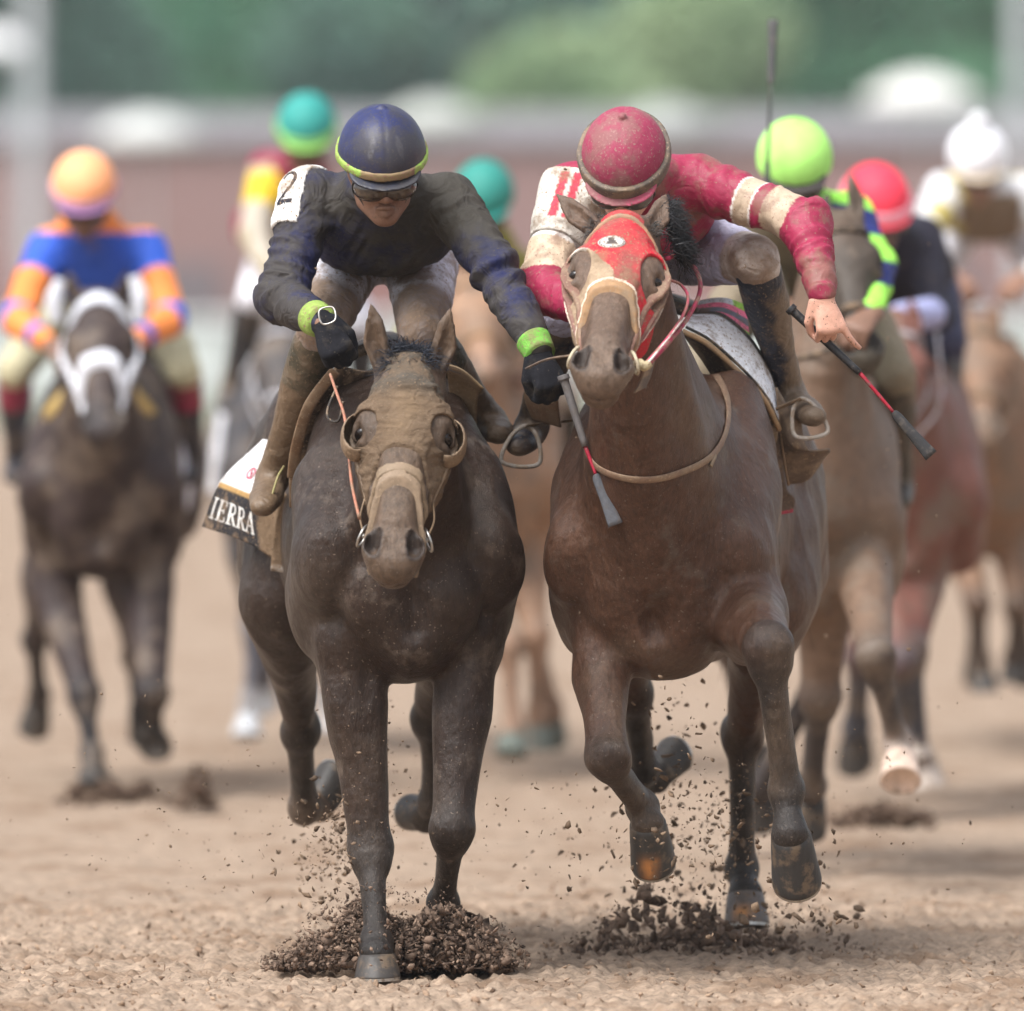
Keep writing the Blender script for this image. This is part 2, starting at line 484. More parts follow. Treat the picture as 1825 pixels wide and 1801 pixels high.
M['clod'] = mat('damp thrown dirt', None, .95, .15, bump=.003, bscale=120, var=.3)
xs = np.arange(-2.6, 2.6, .0115); ys = np.arange(-2.2, 3.2, .0125)
v1, f1 = sheet_grid(xs, ys, track_z)
xs = np.linspace(-9, 9, 260); ys = 3.2 + (np.linspace(0, 1, 320) ** 2) * 116.8
v2, f2 = sheet_grid(xs, ys, track_z)
bx = [-400, -60, -20, -9]; 
v3 = []; f3 = []
def quad(x0, x1, y0, y1, z=0.0):
    b = len(v3); v3.extend([(x0, y0, z), (x1, y0, z), (x1, y1, z), (x0, y1, z)]); f3.append((b, b + 1, b + 2, b + 3))
quad(-400, -9, 3.2, 120); quad(9, 400, 3.2, 120); quad(-400, -2.6, -60, 3.2); quad(2.6, 400, -60, 3.2); quad(-2.6, 2.6, -60, -2.2); quad(-400, 400, 120, 152)
solo('track', v1, f1, M['dirt'], kind='structure')
solo('track', v2, f2, M['dirt'], kind='structure')
solo('track', np.array(v3), np.array(f3), M['dirt'], kind='structure')
# ---------------------------------------------------------------- infield, barrier, barn, parasols, trees
M['turf'] = mat('infield turf', (.17, .18, .13), .95, .1, bump=.02, bscale=6, var=.2)
M['paint'] = mat('painted board', None, .7, .3, bump=.001, bscale=30, var=.06)
M['bark'] = mat('bark', (.09, .07, .05), .9, .1, bump=.02, bscale=8, var=.2)
M['leaf'] = mat('foliage', None, .75, .25, var=.15, bscale=6)
v3 = []; f3 = []
quad(-400, 400, 152, 900, 0.004)
quad(-400, 400, 118, 152, .004)
solo('turf', np.array(v3), np.array(f3), M['turf'], kind='structure')
def box(x0, x1, y0, y1, z0, z1):
    V = [(x, y, z) for z in (z0, z1) for y in (y0, y1) for x in (x0, x1)]
    return np.array(V, float), [(0, 2, 3, 1), (4, 5, 7, 6), (0, 1, 5, 4), (2, 6, 7, 3), (0, 4, 6, 2), (1, 3, 7, 5)]
# low pale barrier: panels between posts, with a rail on top
bt = Thing('barrier', 'long low pale grey barrier across the track in front of the barn', 'barrier', (0, 150, 0))
bt.part('panel', *box(-30, 30, 150, 150.08, .25, 1.45), M['paint'], np.tile((.55, .58, .56), (8, 1)), smooth=False)
bt.part('rail', *box(-30, 30, 149.9, 150.18, 1.47, 1.58), M['paint'], np.tile((.72, .74, .74), (8, 1)), smooth=False)
for x in np.arange(-10, 10.1, 2.5): bt.part('post', *box(x, x + .14, 149.78, 149.88, 0, 1.46), M['paint'], np.tile((.5, .5, .5), (8, 1)), smooth=False)
# barn
bn = Thing('barn', 'long maroon grey barn with pale grey roof behind the barrier', 'barn', (0, 176, 0))
bn.part('wall', *box(-45, 45, 175, 190, 0, 4.95), M['paint'], np.tile((.27, .165, .155), (8, 1)), smooth=False)
for i, x in enumerate(np.arange(-11, 11.1, 3.7)):
    d = bn.part('door', *box(x, x + 1.6, 174.93, 174.99, 0.02, 2.6), M['paint'], np.tile(((.26, .13, .12), (.17, .14, .15))[i % 2], (8, 1)), smooth=False)
    bn.part('window', *box(x + 2.2, x + 3.0, 174.94, 174.99, 2.9, 3.6), M['paint'], np.tile((.24, .22, .24), (8, 1)), smooth=False)
rv = np.array([(-46, 174.8, 4.95), (46, 174.8, 4.95), (46, 182.5, 5.55), (-46, 182.5, 5.55), (46, 190.2, 4.95), (-46, 190.2, 4.95), (-46, 174.8, 5.08), (46, 174.8, 5.08), (46, 182.5, 5.72), (-46, 182.5, 5.72), (46, 190.2, 5.08), (-46, 190.2, 5.08)], float)
bn.part('roof', rv, [(6, 7, 8, 9), (9, 8, 10, 11), (0, 3, 2, 1), (3, 5, 4, 2), (0, 1, 7, 6), (5, 11, 10, 4), (0, 6, 9, 3), (3, 9, 11, 5), (1, 2, 8, 7), (2, 4, 10, 8)], M['paint'], np.tile((.22, .205, .215), (12, 1)), smooth=False)
def bg(px, py, Y): return P(px, py, Y)
# poles
for px, lab in ((56, 'tall pale steel pole in front of the barn at left'), (1822, 'tall pale steel pole at right edge of the view')):
    b = bg(px, 0, 165); t = Thing('pole', lab, 'pole', (b[0], 165, 0), 'steel poles')
    v, f = tube([(b[0], 165, 0), (b[0], 165, 6), (b[0], 165, 12)], [.20, .19, .17], None, (1, 0, 0), 14, 6)
    t.part('shaft', v, f, M['paint'], np.tile((.46, .47, .49), (len(v), 1)))
    v, f = tube([(b[0], 165, 0), (b[0], 165, .25)], [.36, .30], None, (1, 0, 0), 14, 4)
    t.part('base', v, f, M['paint'], np.tile((.4, .4, .4), (len(v), 1)))
# white parasols on tall poles
def parasol(px, py, hw, lab, col=(.62, .63, .61)):
    Y = 170; b = bg(px, py, Y); s = (CAM_D + Y) / CAM_D / PXM; w = hw * s; z = b[2]
    t = Thing('parasol', lab, 'parasol', (b[0], Y, 0), 'white parasols by the barn')
    V = []; F_ = []; n = 16
    for k, (r, dz) in enumerate([(.0, .50), (.35, .42), (.75, .12), (1.0, -.18), (1.0, -.38), (.98, -.38), (.72, .06), (.0, .40)]):
        for j in range(n):
            a = 2 * math.pi * j / n; q = 1 - .05 * (j % 2)
            V.append((b[0] + math.cos(a) * r * w * q, Y + math.sin(a) * r * w * q, z + dz * w * .62))
    for k in range(7):
        for j in range(n): F_.append((k * n + j, k * n + (j + 1) % n, (k + 1) * n + (j + 1) % n, (k + 1) * n + j))
    t.part('canopy', np.array(V), F_, M['paint'], np.tile(col, (len(V), 1)))
    v, f = tube([(b[0], Y, 0), (b[0], Y, z)], .04, None, (1, 0, 0), 8, 4)
    t.part('pole', v, f, M['paint'], np.tile((.5, .5, .5), (len(v), 1)))
parasol(266, 232, 100, 'white parasol above the orange cap, left of the teal cap')
parasol(775, 205, 90, 'pale parasol beside the navy helmet', (.46, .48, .44))
parasol(1190, 215, 100, 'dull white parasol behind the crimson helmet', (.36, .37, .36))
parasol(1645, 165, 110, 'brightest white parasol, left of the white pompom cap', (.72, .71, .68))
parasol(-30, 75, 90, 'white parasol cut off by the left edge', (.85, .85, .85))
# trees
def leaf_cloud(c, r, n, cols, rg, size):
    k = rg.normal(size=(n, 3)); k /= np.linalg.norm(k, axis=1, keepdims=True)
    rad = rg.uniform(.25, 1, n) ** .45
    p = k * rad[:, None]
    lump = 1 + .35 * fbm(k[:, 0], k[:, 1], k[:, 2], 1.7, 3, int(rg.integers(0, 50)))
    p = np.asarray(c) + p * np.asarray(r) * lump[:, None]
    a = rg.normal(size=(n, 3)); a /= np.linalg.norm(a, axis=1, keepdims=True)
    b = np.cross(a, rg.normal(size=(n, 3))); b /= np.linalg.norm(b, axis=1, keepdims=True)
    s = size * rg.uniform(.6, 1.4, n)[:, None]
    V = np.stack([p - a * s, p + b * s * .6, p + a * s, p - b * s * .6], 1).reshape(-1, 3)
    F_ = np.arange(n * 4).reshape(-1, 4)
    t = np.clip(.5 + .9 * fbm(p[:, 0], p[:, 1], p[:, 2], .55, 2, 9), 0, 1)[:, None]
    C = np.asarray(cols[0]) * (1 - t) + np.asarray(cols[1]) * t
    return V, F_, np.repeat(C, 4, 0)
def tree(x, y, h, w, cols, lab, seed, z0=None):
    rg = np.random.default_rng(seed)
    t = Thing('broadleaf_tree', lab, 'tree', (x, y, 0), 'trees behind the barn')
    tr = [tube([(x, y, 0), (x + .1, y, h * .3), (x - .1, y, h * .75)], [.28, .2, .06], None, (1, 0, 0), 8, 8)]
    for i in range(5):
        a = rg.uniform(0, 6.28); zz = h * rg.uniform(.25, .6)
        tr.append(tube([(x, y, zz), (x + math.cos(a) * w * .3, y + math.sin(a) * w * .3, zz + h * .12), (x + math.cos(a) * w * .42, y + math.sin(a) * w * .42, zz + h * .22)], [.10, .06, .02], None, (0, 0, 1), 6, 6))
    v, f = join(tr); t.part('trunk', v, f, M['bark'])
    Vs = []; Fs = []; Cs = []; o = 0
    for i in range(9):
        a = rg.uniform(0, 6.28); r = rg.uniform(0, .30) * w; zz = h * rg.uniform(.32, .85)
        V, F_, C = leaf_cloud((x + math.cos(a) * r, y + math.sin(a) * r * .7, zz), (w * .27, w * .25, h * .17), 2600, cols, rg, .13)
        Vs.append(V); Fs.append(F_ + o); Cs.append(C); o += len(V)
    t.part('crown', np.concatenate(Vs), np.concatenate(Fs), M['leaf'], np.concatenate(Cs), smooth=False)
DG = ((.055, .125, .105), (.13, .25, .18)); MG = ((.06, .19, .11), (.16, .36, .20)); LG = ((.17, .28, .14), (.36, .46, .26)); PG = ((.26, .34, .20), (.46, .52, .36))
spec = [(-11.5, 214, 13, 8, DG, 'dark tree behind the left pole'), (-6.5, 222, 15, 9, MG, 'dark green tree above the orange cap'), (-2.6, 212, 11, 7, DG, 'dark blue green tree between the teal cap and navy helmet'),
        (1.3, 205, 8.6, 6.4, LG, 'light green tree above the crimson helmet'), (4.4, 208, 9.4, 5.5, LG, 'light green tree left of the upright whip'), (7.6, 222, 15, 9, MG, 'mid green tree right of the upright whip'),
        (12.5, 216, 13, 8, MG, 'green tree above the white pompom cap'), (-1.0, 198, 6.6, 3.6, PG, 'small pale tree between the two leading helmets'), (2.9, 198, 6.8, 4.2, PG, 'small pale tree right of the crimson helmet')]
for i, (x, y, h_, w_, c, lab) in enumerate(spec): tree(x, y, h_, w_, c, lab, 40 + i)
rg = np.random.default_rng(99); Vs = []; Fs = []; Cs = []; o = 0
for i in range(110):
    V, F_, C = leaf_cloud((-82 + i * 1.5, 246 + rg.uniform(-4, 4), rg.uniform(3, 9)), (3.4, 3, 5.5), 1500, DG if i % 3 else MG, rg, .32)
    Vs.append(V); Fs.append(F_ + o); Cs.append(C); o += len(V)
solo('woodland', np.concatenate(Vs), np.concatenate(Fs), M['leaf'], 'dense dark green wood closing the view behind the trees', 'woodland', 'stuff', cols=np.concatenate(Cs), base=(0, 246, 0), smooth=False)

# ---------------------------------------------------------------- thrown dirt
ICO_V = []; 
_ph = (1 + 5 ** .5) / 2
for a, b in ((1, _ph), (-1, _ph), (1, -_ph), (-1, -_ph)): ICO_V += [(0, a, b), (a, b, 0), (b, 0, a)]
ICO_V = np.array(ICO_V); ICO_V /= np.linalg.norm(ICO_V[0])
from itertools import combinations
ICO_F = []
_dm = min(np.linalg.norm(ICO_V[0] - ICO_V[i]) for i in range(1, 12)) * 1.05
for t in combinations(range(12), 3):
    if all(np.linalg.norm(ICO_V[i] - ICO_V[j]) < _dm for i, j in combinations(t, 2)):
        a, b, c = t
        ICO_F.append(t if np.dot(np.cross(ICO_V[b] - ICO_V[a], ICO_V[c] - ICO_V[a]), ICO_V[a]) > 0 else (a, c, b))
ICO_F = np.array(ICO_F)
def clods(pos, size, rg, c0=(.075, .045, .032), c1=(.17, .11, .075)):
    n = len(pos); s = np.asarray(size)
    A = rg.normal(size=(n, 3, 3)) * .48 + np.eye(3)
    V = np.einsum('vk,nkj->nvj', ICO_V, A) * (s[:, None, None]) * rg.uniform(.35, 1.45, (n, 12, 1)) + pos[:, None, :]
    F_ = (ICO_F[None] + np.arange(n)[:, None, None] * 12).reshape(-1, 3)
    t = rg.uniform(0, 1, n)[:, None]
    C = np.asarray(c0) * (1 - t) + np.asarray(c1) * t
    return V.reshape(-1, 3), F_, np.repeat(C, 12, 0)
def put(name, lab, V, F_, C, base): solo(name, V, F_, M['clod'], lab, 'dirt', 'stuff', cols=C, base=base, smooth=False)
rg = np.random.default_rng(5)
# heap thrown up round the dark horse's front hooves
def heap(px0, px1, pytop, pybase, n, Y0, Y1, smin, smax, dens=1.0, seed=1):
    rg = np.random.default_rng(seed); out = []; sz = []
    while len(out) < n:
        u = rg.uniform(0, 1); px = px0 + (px1 - px0) * u
        hmax = (pybase - pytop) * (math.sin(math.pi * min(max(u, .02), .98)) ** .7) * (0.65 + .35 * vnoise(np.array([u * 9.0]), np.array([seed * 1.0]), np.array([.5]))[0] + .2)
        v = rg.uniform(0, 1) ** dens; Y = rg.uniform(Y0, Y1)
        py = pybase - hmax * v
        out.append(P(px, py, Y)); sz.append(rg.uniform(smin, smax) * (1 - .35 * v) * (rg.uniform(0, 1) ** 1.5 + .4))
    return np.array(out), np.array(sz)
a, sa = heap(490, 915, 1606, 1728, 10000, .03, .55, .0016, .009, .9, 3)
b, sb = heap(690, 910, 1600, 1730, 4200, .03, .40, .002, .015, .8, 6)
a2, sa2 = heap(465, 945, 1530, 1725, 1700, -.2, .4, .002, .006, 1.0, 8)
V, F_, C = clods(np.concatenate([a, b, a2]), np.concatenate([sa, sb, sa2]), rg, (.060, .041, .032), (.26, .18, .132))
put('thrown_dirt', 'dark dirt bursting up around the dark horse\'s front hooves', V, F_, C, (P(700, 1700)[0], 0, 0))
a, sa = heap(1000, 1480, 1640, 1712, 1500, .9, 1.7, .004, .014, 1.4, 13)
a2, sa2 = heap(1020, 1330, 1560, 1715, 420, .8, 1.6, .003, .018, .8, 14)
b, sb = heap(960, 1560, 1540, 1715, 900, .6, 1.8, .0015, .006, .9, 15)
V, F_, C = clods(np.concatenate([a, a2, b]), np.concatenate([sa, sa2, sb]), rg, (.085, .060, .046), (.22, .152, .112))
put('thrown_dirt', 'loose dirt scattered under the bay horse\'s hooves', V, F_, C, (P(1240, 1700)[0], 1.2, 0))
# flying specks
pos = []; sz = []
def spray(cx, cy, sx, sy, n, s0, s1, Y0=-.3, Y1=1.6):
    for _ in range(n):
        pos.append(P(rg.normal(cx, sx), rg.normal(cy, sy), rg.uniform(Y0, Y1))); sz.append(s0 + (s1 - s0) * rg.uniform(0, 1) ** 2.5)
spray(1200, 1330, 45, 110, 190, .0012, .007); spray(1230, 1520, 110, 50, 520, .0015, .008); spray(1290, 1440, 60, 50, 260, .0012, .006)
spray(590, 1520, 45, 60, 420, .0012, .007); spray(600, 1480, 12, 30, 160, .0012, .005); spray(900, 1500, 260, 110, 420, .001, .004); spray(690, 1350, 20, 90, 90, .001, .004)
spray(1190, 1165, 18, 14, 10, .004, .010); spray(912, 900, 500, 400, 150, .0008, .0028, -1.5, 1.5); spray(1560, 900, 90, 260, 130, .001, .0030, 1.0, 3.6)
spray(1450, 1640, 50, 20, 50, .003, .010); spray(400, 1450, 200, 120, 260, .001, .0035); spray(1500, 1450, 150, 120, 160, .001, .004)
pos = np.array(pos); sz = np.array(sz); k = pos[:, 2] > .01
V, F_, C = clods(pos[k], sz[k], rg, (.10, .07, .05), (.26, .18, .12))
put('flying_dirt', 'specks of dirt flying through the air around the leading horses', V, F_, C, (0, 0, 0))
# clods lying on the track in the foreground
n = 6000
X_ = rg.uniform(-1.6, 1.6, n); Yq = -1.5 + 5.5 * rg.uniform(0, 1, n) ** 1.3
Z_ = track_z(X_, Yq)
s = .0018 + .0065 * rg.uniform(0, 1, n) ** 4
V, F_, C = clods(np.stack([X_, Yq, Z_ + s * .35], 1), s, rg, (.17, .11, .075), (.40, .285, .20))
put('loose_clods', 'small dry clods lying over the raked track surface', V, F_, C, (0, 0, 0))
# dirt kicked up by the horses behind
for (x0, x1, yt, yb, Y, n, lab, sd_) in ((75, 345, 1385, 1460, 9.3, 900, 'blurred dirt cloud at the hooves of the horse at far left', 21), (1480, 1660, 1425, 1475, 7.6, 320, 'blurred dirt under the pale hoof at right', 22), (320, 380, 1340, 1440, 8.5, 160, 'small blurred puff of dirt left of centre', 23)):
    a, sa = heap(x0, x1, yt, yb, n, Y - .3, Y + .4, .008, .024, .9, sd_)
    V, F_, C = clods(a, sa, rg, (.085, .055, .04), (.16, .11, .08))
    put('thrown_dirt', lab, V, F_, C, (P((x0 + x1) / 2, yb, Y)[0], Y, 0))

# the damp, dusty air over the track
V, F_ = box(-60, 60, -40, 262, -1.0, 26)
hz = bpy.data.objects.new('haze', raw_mesh('haze', V, F_, None, False)); COL.objects.link(hz); hz['kind'] = 'stuff'
hm = bpy.data.materials.new('haze'); hm.use_nodes = True; hn = hm.node_tree
hn.nodes.remove(hn.nodes['Principled BSDF'])
pv = hn.nodes.new('ShaderNodeVolumePrincipled'); pv.inputs['Color'].default_value = (.92, .94, .95, 1); pv.inputs['Density'].default_value = .0004; pv.inputs['Anisotropy'].default_value = .2
hn.links.new(pv.outputs[0], hn.nodes['Material Output'].inputs['Volume'])
hz.data.materials.append(hm)
# ================================================================ horse
class Frame:
    def __init__(s, x0, y0, sinyaw, z0=0.0, sc=1.0):
        s.o = np.array([x0, y0, z0]); a = math.asin(sinyaw); s.sc = sc
        s.ex = np.array([math.cos(a), -math.sin(a), 0]); s.ey = np.array([math.sin(a), math.cos(a), 0]); s.ez = np.array([0, 0, 1.0])
    def __call__(s, x, y, z): return s.o + s.sc * (s.ex * x + s.ey * y) + s.ez * (z * s.sc)

def lerp(a, b, t): return np.asarray(a) * (1 - t) + np.asarray(b) * t

def leg_prims(kind, J, f=1.0, colup=None, collow=None, ex=(1, 0, 0), kf=1.0):
    """J: elbow/stifle, knee/hock, fetlock, coronet"""
    E, K, Fk, C = [np.asarray(j, float) for j in J]
    dwn = nz(Fk - K)
    if kind == 'f':
        up = Limb([E, lerp(E, K, .3), lerp(E, K, .62), lerp(E, K, .86), K], [.080 * f, .073 * f, .061 * f, .053 * f, .053 * f], [.105 * f, .085 * f, .06 * f, .048 * f, .044 * f], ex, .035, col=colup)
        knee = [Ell(K, (.0555 * f * kf, .043 * f * kf, .058 * f), (ex, np.cross(dwn, ex), dwn), .022, col=collow),
                Ell(K + dwn * .045 * f, (.047 * f * kf, .040 * f, .042 * f), (ex, np.cross(dwn, ex), dwn), .022, col=collow)]
        rc = ([.046, .034, .0295, .034], [.045, .038, .038, .042])
    else:
        up = Limb([E, lerp(E, K, .3), lerp(E, K, .62), lerp(E, K, .87), K], [.10 * f, .085 * f, .058 * f, .044 * f, .046 * f], [.14 * f, .115 * f, .072 * f, .055 * f, .056 * f], ex, .05, col=colup)
        bk = nz(np.cross(ex, dwn))
        knee = [Ell(K, (.050 * f * kf, .058 * f, .06 * f), (ex, np.cross(dwn, ex), dwn), .02, col=collow),
                Limb([lerp(E, K, .75) + bk * .045 * f, K + bk * .05 * f - dwn * .035], [.014, .02], None, ex, .03, col=collow)]
        rc = ([.042, .034, .031, .036], [.05, .043, .042, .044])
    low = Limb([K, lerp(K, Fk, .28), lerp(K, Fk, .68), Fk], [a * f for a in rc[0]], [a * f for a in rc[1]], ex, .02, col=collow)
    fet = Ell(Fk, (.041 * f, .042 * f, .042 * f), None, .022, col=collow)
    pas = Limb([Fk, lerp(Fk, C, .5), C], [.036 * f, .032 * f, .045 * f], [.04 * f, .036 * f, .046 * f], ex, .02, col=collow)
    # tendons and bone ridges
    bk = nz(np.cross(ex, dwn))
    ten = Limb([K + bk * .04 * f + dwn * .03, Fk + bk * .034 * f], .012 * f, None, ex, .015, col=collow)
    if kind == 'f':
        fw = nz(np.cross(dwn, ex)); fw = fw if fw[1] < 0 else -fw
        for q in (-1, 1):
            knee.append(Limb([lerp(E, K, .02) + ex * q * .035 * f + fw * .045 * f, lerp(E, K, .35) + ex * q * .034 * f + fw * .040 * f, lerp(E, K, .8) + ex * q * .018 * f + fw * .020 * f], [.045 * f, .038 * f, .018 * f], None, ex, .014, col=colup))
        knee.append(Limb([K + dwn * .05 + fw * .018, lerp(K, Fk, .5) + fw * .016, Fk + fw * .012], [.016 * f, .012 * f, .014 * f], None, ex, .012, col=collow))
    return [up] + knee + [low, fet, pas, ten]

def hoof_mesh(C, B, toe, side, f=1.0):
    """C coronet centre, B centre of the sole, toe direction; returns hoof and shoe"""
    C, B = np.asarray(C, float), np.asarray(B, float)
    ax = nz(B - C); toe = nz(toe - ax * (toe @ ax)); sd = nz(np.cross(toe, ax)); H = np.linalg.norm(B - C)
    n = 48; V = []; Fs = []
    prof = [(-.10, .70), (-.03, .92), (.04, 1.0), (.10, 1.02), (.16, 1.035), (.22, 1.06), (.35, 1.09), (.48, 1.12), (.6, 1.15), (.72, 1.19), (.84, 1.22), (.95, 1.25), (1.0, 1.22)]
    def ring(t, r, dz=0):
        c = C + ax * H * t + toe * (.030 * f * t) + ax * dz
        out = []
        for j in range(n):
            a = 2 * math.pi * j / n
            x = math.cos(a); y = math.sin(a)
            rr = .047 * f * r
            yy = y * rr * (1.08 if y > 0 else .80)
            out.append(c + sd * x * rr * (1.0 if y > -.3 else .92) + toe * yy)
        return out
    for t, r in prof: V += ring(t, r)
    V += ring(1.0, 1.0, -.001); V += ring(1.0, .7, -.012)
    k = len(prof) + 2
    for i in range(k - 1):
        for j in range(n): Fs.append((i * n + j, i * n + (j + 1) % n, (i + 1) * n + (j + 1) % n, (i + 1) * n + j))
    V.append(C + ax * H * 0.85 + toe * .01); c = len(V) - 1
    for j in range(n): Fs.append(((k - 1) * n + j, (k - 1) * n + (j + 1) % n, c))
    # shoe: flat horseshoe under the rim, open at the heel
    SV = []; SF = []; m = 0
    for j in range(25):
        a = math.radians(-62 + 304 * j / 24)
        x, y = math.cos(a), math.sin(a)
        rr = .047 * f * 1.22
        yy = y * rr * (1.08 if y > 0 else .80)
        for q, dz in ((1.0, 0.0), (1.0, .008), (.72, .008), (.72, 0.0)):
            SV.append(C + ax * (H + dz) + toe * (.030 * f) + sd * x * rr * q + toe * yy * q)
        if j < 24:
            for e in range(4): SF.append((m + e, m + (e + 1) % 4, m + 4 + (e + 1) % 4, m + 4 + e))
        m += 4
    SF += [(0, 1, 2, 3), (m - 1, m - 2, m - 3, m - 4)]
    return (np.array(V), Fs), (np.array(SV), SF)

class HeadFrame:
    def __init__(s, poll, muzzle, roll=0.0, f=1.0):
        s.o = np.asarray(poll, float); s.u = nz(np.asarray(muzzle) - s.o); s.f = f
        w = np.array([math.cos(roll), 0, math.sin(roll)]); w = nz(w - s.u * (w @ s.u)); s.w = w
        s.n = nz(np.cross(s.u, s.w))
        if s.n[1] > 0: s.n = -s.n
    def __call__(s, u, w, n): return s.o + s.f * (s.u * u + s.w * w + s.n * n)

def head_prims(H, ears, coat, muz, nost=1.0):
    f = H.f; R = (H.w, H.u, H.n)
    def E(u, w, n, rw, ru, rn, k=.02, op='u', col=None, RR=None): return Ell(H(u, w, n), (rw * f, ru * f, rn * f), RR or R, k, op, col)
    p = []
    st = [(.02, -.10, .070, .085), (.09, -.095, .088, .093), (.17, -.105, .104, .106), (.245, -.10, .098, .103), (.33, -.088, .072, .088), (.42, -.07, .056, .068), (.50, -.062, .058, .060), (.565, -.06, .058, .052)]
    p.append(Limb([H(a, 0, b) for a, b, c, d in st], [c * f for a, b, c, d in st], [d * f for a, b, c, d in st], H.w, .03, col=coat))
    p.append(Limb([H(.10, 0, -.012), H(.3, 0, -.012), H(.47, 0, -.012)], [.06 * f, .042 * f, .034 * f], [.018 * f, .014 * f, .012 * f], H.w, .03, col=coat))
    for s in (-1, 1):
        p.append(E(.225, s * .062, -.16, .038, .105, .085, .035, col=coat))
        p.append(E(.180, s * .086, -.044, .028, .046, .030, .05, col=coat))
        p.append(E(.207, s * .113, -.062, .014, .025, .026, .03, 's'))
        p.append(Limb([H(.175, s * .098, -.045), H(.19, s * .116, -.05), H(.215, s * .118, -.062)], .008 * f, None, H.w, .018, col=coat))
        p.append(Limb([H(.235, s * .10, -.05), H(.24, s * .108, -.07)], .009 * f, None, H.w, .015, col=coat))
        p.append(Limb([H(.25, s * .085, -.10), H(.40, s * .05, -.08)], [.016 * f, .008 * f], None, H.w, .03, col=coat))
        # nostril: flared rim round a deep hollow
        p.append(E(.535, s * .046, -.040, .031 * nost, .040, .034, .025, col=muz))
        c = [(.505, .040, -.004), (.522, .060, -.012), (.548, .066, -.022), (.570, .054, -.022), (.560, .036, -.010), (.535, .028, -.002)]
        p.append(Limb([H(a, s * b, d) for a, b, d in c], .0085 * f, None, H.w, .012, col=muz))
        p.append(Limb([H(.515, s * .046, -.002), H(.545, s * .051, -.012), H(.555, s * .047, -.02)], [.014 * f, .0195 * f, .015 * f], [.02 * f, .03 * f, .03 * f], H.w, .008, 's')); p[-1].nostril = True
    p.append(E(.570, 0, -.050, .048, .028, .036, .03, col=muz))
    p.append(E(.566, 0, -.102, .035, .026, .026, .02, col=muz))
    p.append(Limb([H(.30, 0, -.185), H(.45, 0, -.14), H(.56, 0, -.112)], [.05 * f, .036 * f, .034 * f], [.03 * f, .026 * f, .024 * f], H.w, .04, col=coat))
    p.append(Limb([H(.608, -.038, -.080), H(.604, 0, -.080), H(.608, .038, -.080)], .0055 * f, None, H.w, .008, 's'))
    for s, tip in zip((-1, 1), ears):
        b = H(.012, s * .058, -.075); tip = np.asarray(tip, float); m = lerp(b, tip, .45) + H.w * s * .008
        ax = nz(tip - b); sd = nz(H.w - ax * (H.w @ ax)); fr = np.cross(ax, sd)
        if fr @ np.array([0, -1, 0]) < 0: fr = -fr
        p.append(Limb([b, m, lerp(b, tip, .75), tip], [.026 * f, .031 * f, .022 * f, .004], [.022 * f, .020 * f, .012 * f, .004], sd, .018, col=coat))
        o = fr * .014 * f + sd * s * .006
        p.append(Limb([lerp(b, tip, .18) + o, m + o * 1.1, lerp(b, tip, .86) + o * .7], [.009 * f, .019 * f, .004], [.010 * f, .016 * f, .005], sd, .006, 's'))
    return p

def torso_prims(T, poll, col, col2=None, bw=1.0, nw=1.0, shw=0.0):
    p = []; S = T.sc; ex = T.ex
    def L(pts, rw, rd, k=.06, side=None, c=None): p.append(Limb([T(*q) for q in pts], [a * S for a in rw], [a * S for a in rd], ex if side is None else side, k, col=c or col))
    def E(x, y, z, a, b, c, k=.06, cc=None): p.append(Ell(T(x, y, z), (a * S, b * S, c * S), (T.ex, T.ey, T.ez), k, col=cc or col))
    L([(0, .22, 1.10), (0, .50, 1.10), (0, .85, 1.10), (0, 1.15, 1.16), (0, 1.40, 1.22), (0, 1.58, 1.20)], [.20 * bw, .235 * bw, .255 * bw, .25, .24, .17], [.29, .33, .33, .29, .25, .18])
    L([(0, .40, 1.43), (0, .62, 1.45), (0, .95, 1.40)], [.06, .07, .08], [.10, .10, .08])
    for s in (-1, 1):
        L([(s * (.10 + shw), .50, 1.42), (s * (.175 + shw * .5), .28, 1.22), (s * .200, .05, 1.05)], [.07, .095, .085], [.14, .16, .13], .05)
        L([(s * .205, .10, 1.05), (s * .20, .28, .92)], [.085, .085], [.11, .13], .04)
        E(s * .088, .015, .985, .092, .085, .135, .022)
        E(s * .20, .06, 1.08, .075, .085, .10, .04)
        L([(s * .12, 1.22, 1.36), (s * .17, 1.45, 1.20), (s * .185, 1.52, 1.0)], [.13, .125, .105], [.17, .22, .18], .06)
        L([(s * .18, 1.25, 1.10), (s * .20, 1.22, .95)], [.10, .09], [.15, .13], .05)
    E(0, .12, .86, .15, .16, .11, .05)
    p.append(Limb([T(0, -.085, 1.06), T(0, -.095, .98), T(0, -.04, .88)], .012 * S, None, ex, .045, 's'))
    # neck: deep oval from the withers and chest to the poll
    po = np.asarray(poll, float)
    a = T(0, .42, 1.28); b = T(0, .12, 1.22); 
    m = lerp(b, po, .52) + np.array([0, 0, -.06 * S])
    e = po + np.array([0, .05, -.10]) * S
    p.append(Limb([a, b, m, e], [.17 * nw * S, .150 * nw * S, .098 * (.5 + .5 * nw) * S, .078 * S], [.24 * S, .225 * nw * S, .155 * nw * S, .11 * S], ex, .07, col=col))
    # throat groove, windpipe and breast muscles
    p.append(Limb([e + np.array([0, -.02, -.09]), m + np.array([0, -.07, -.09]) * S, T(0, .04, 1.12)], [.035 * S, .05 * S, .07 * S], None, ex, .05, col=col))
    for s in (-1, 1):
        p.append(Limb([e + T.ex * s * .05, m + T.ex * s * .075 * S + np.array([0, -.06, -.03]), T(s * .09, .06, 1.08)], [.03 * S, .045 * S, .06 * S], None, ex, .05, col=col))
    return p

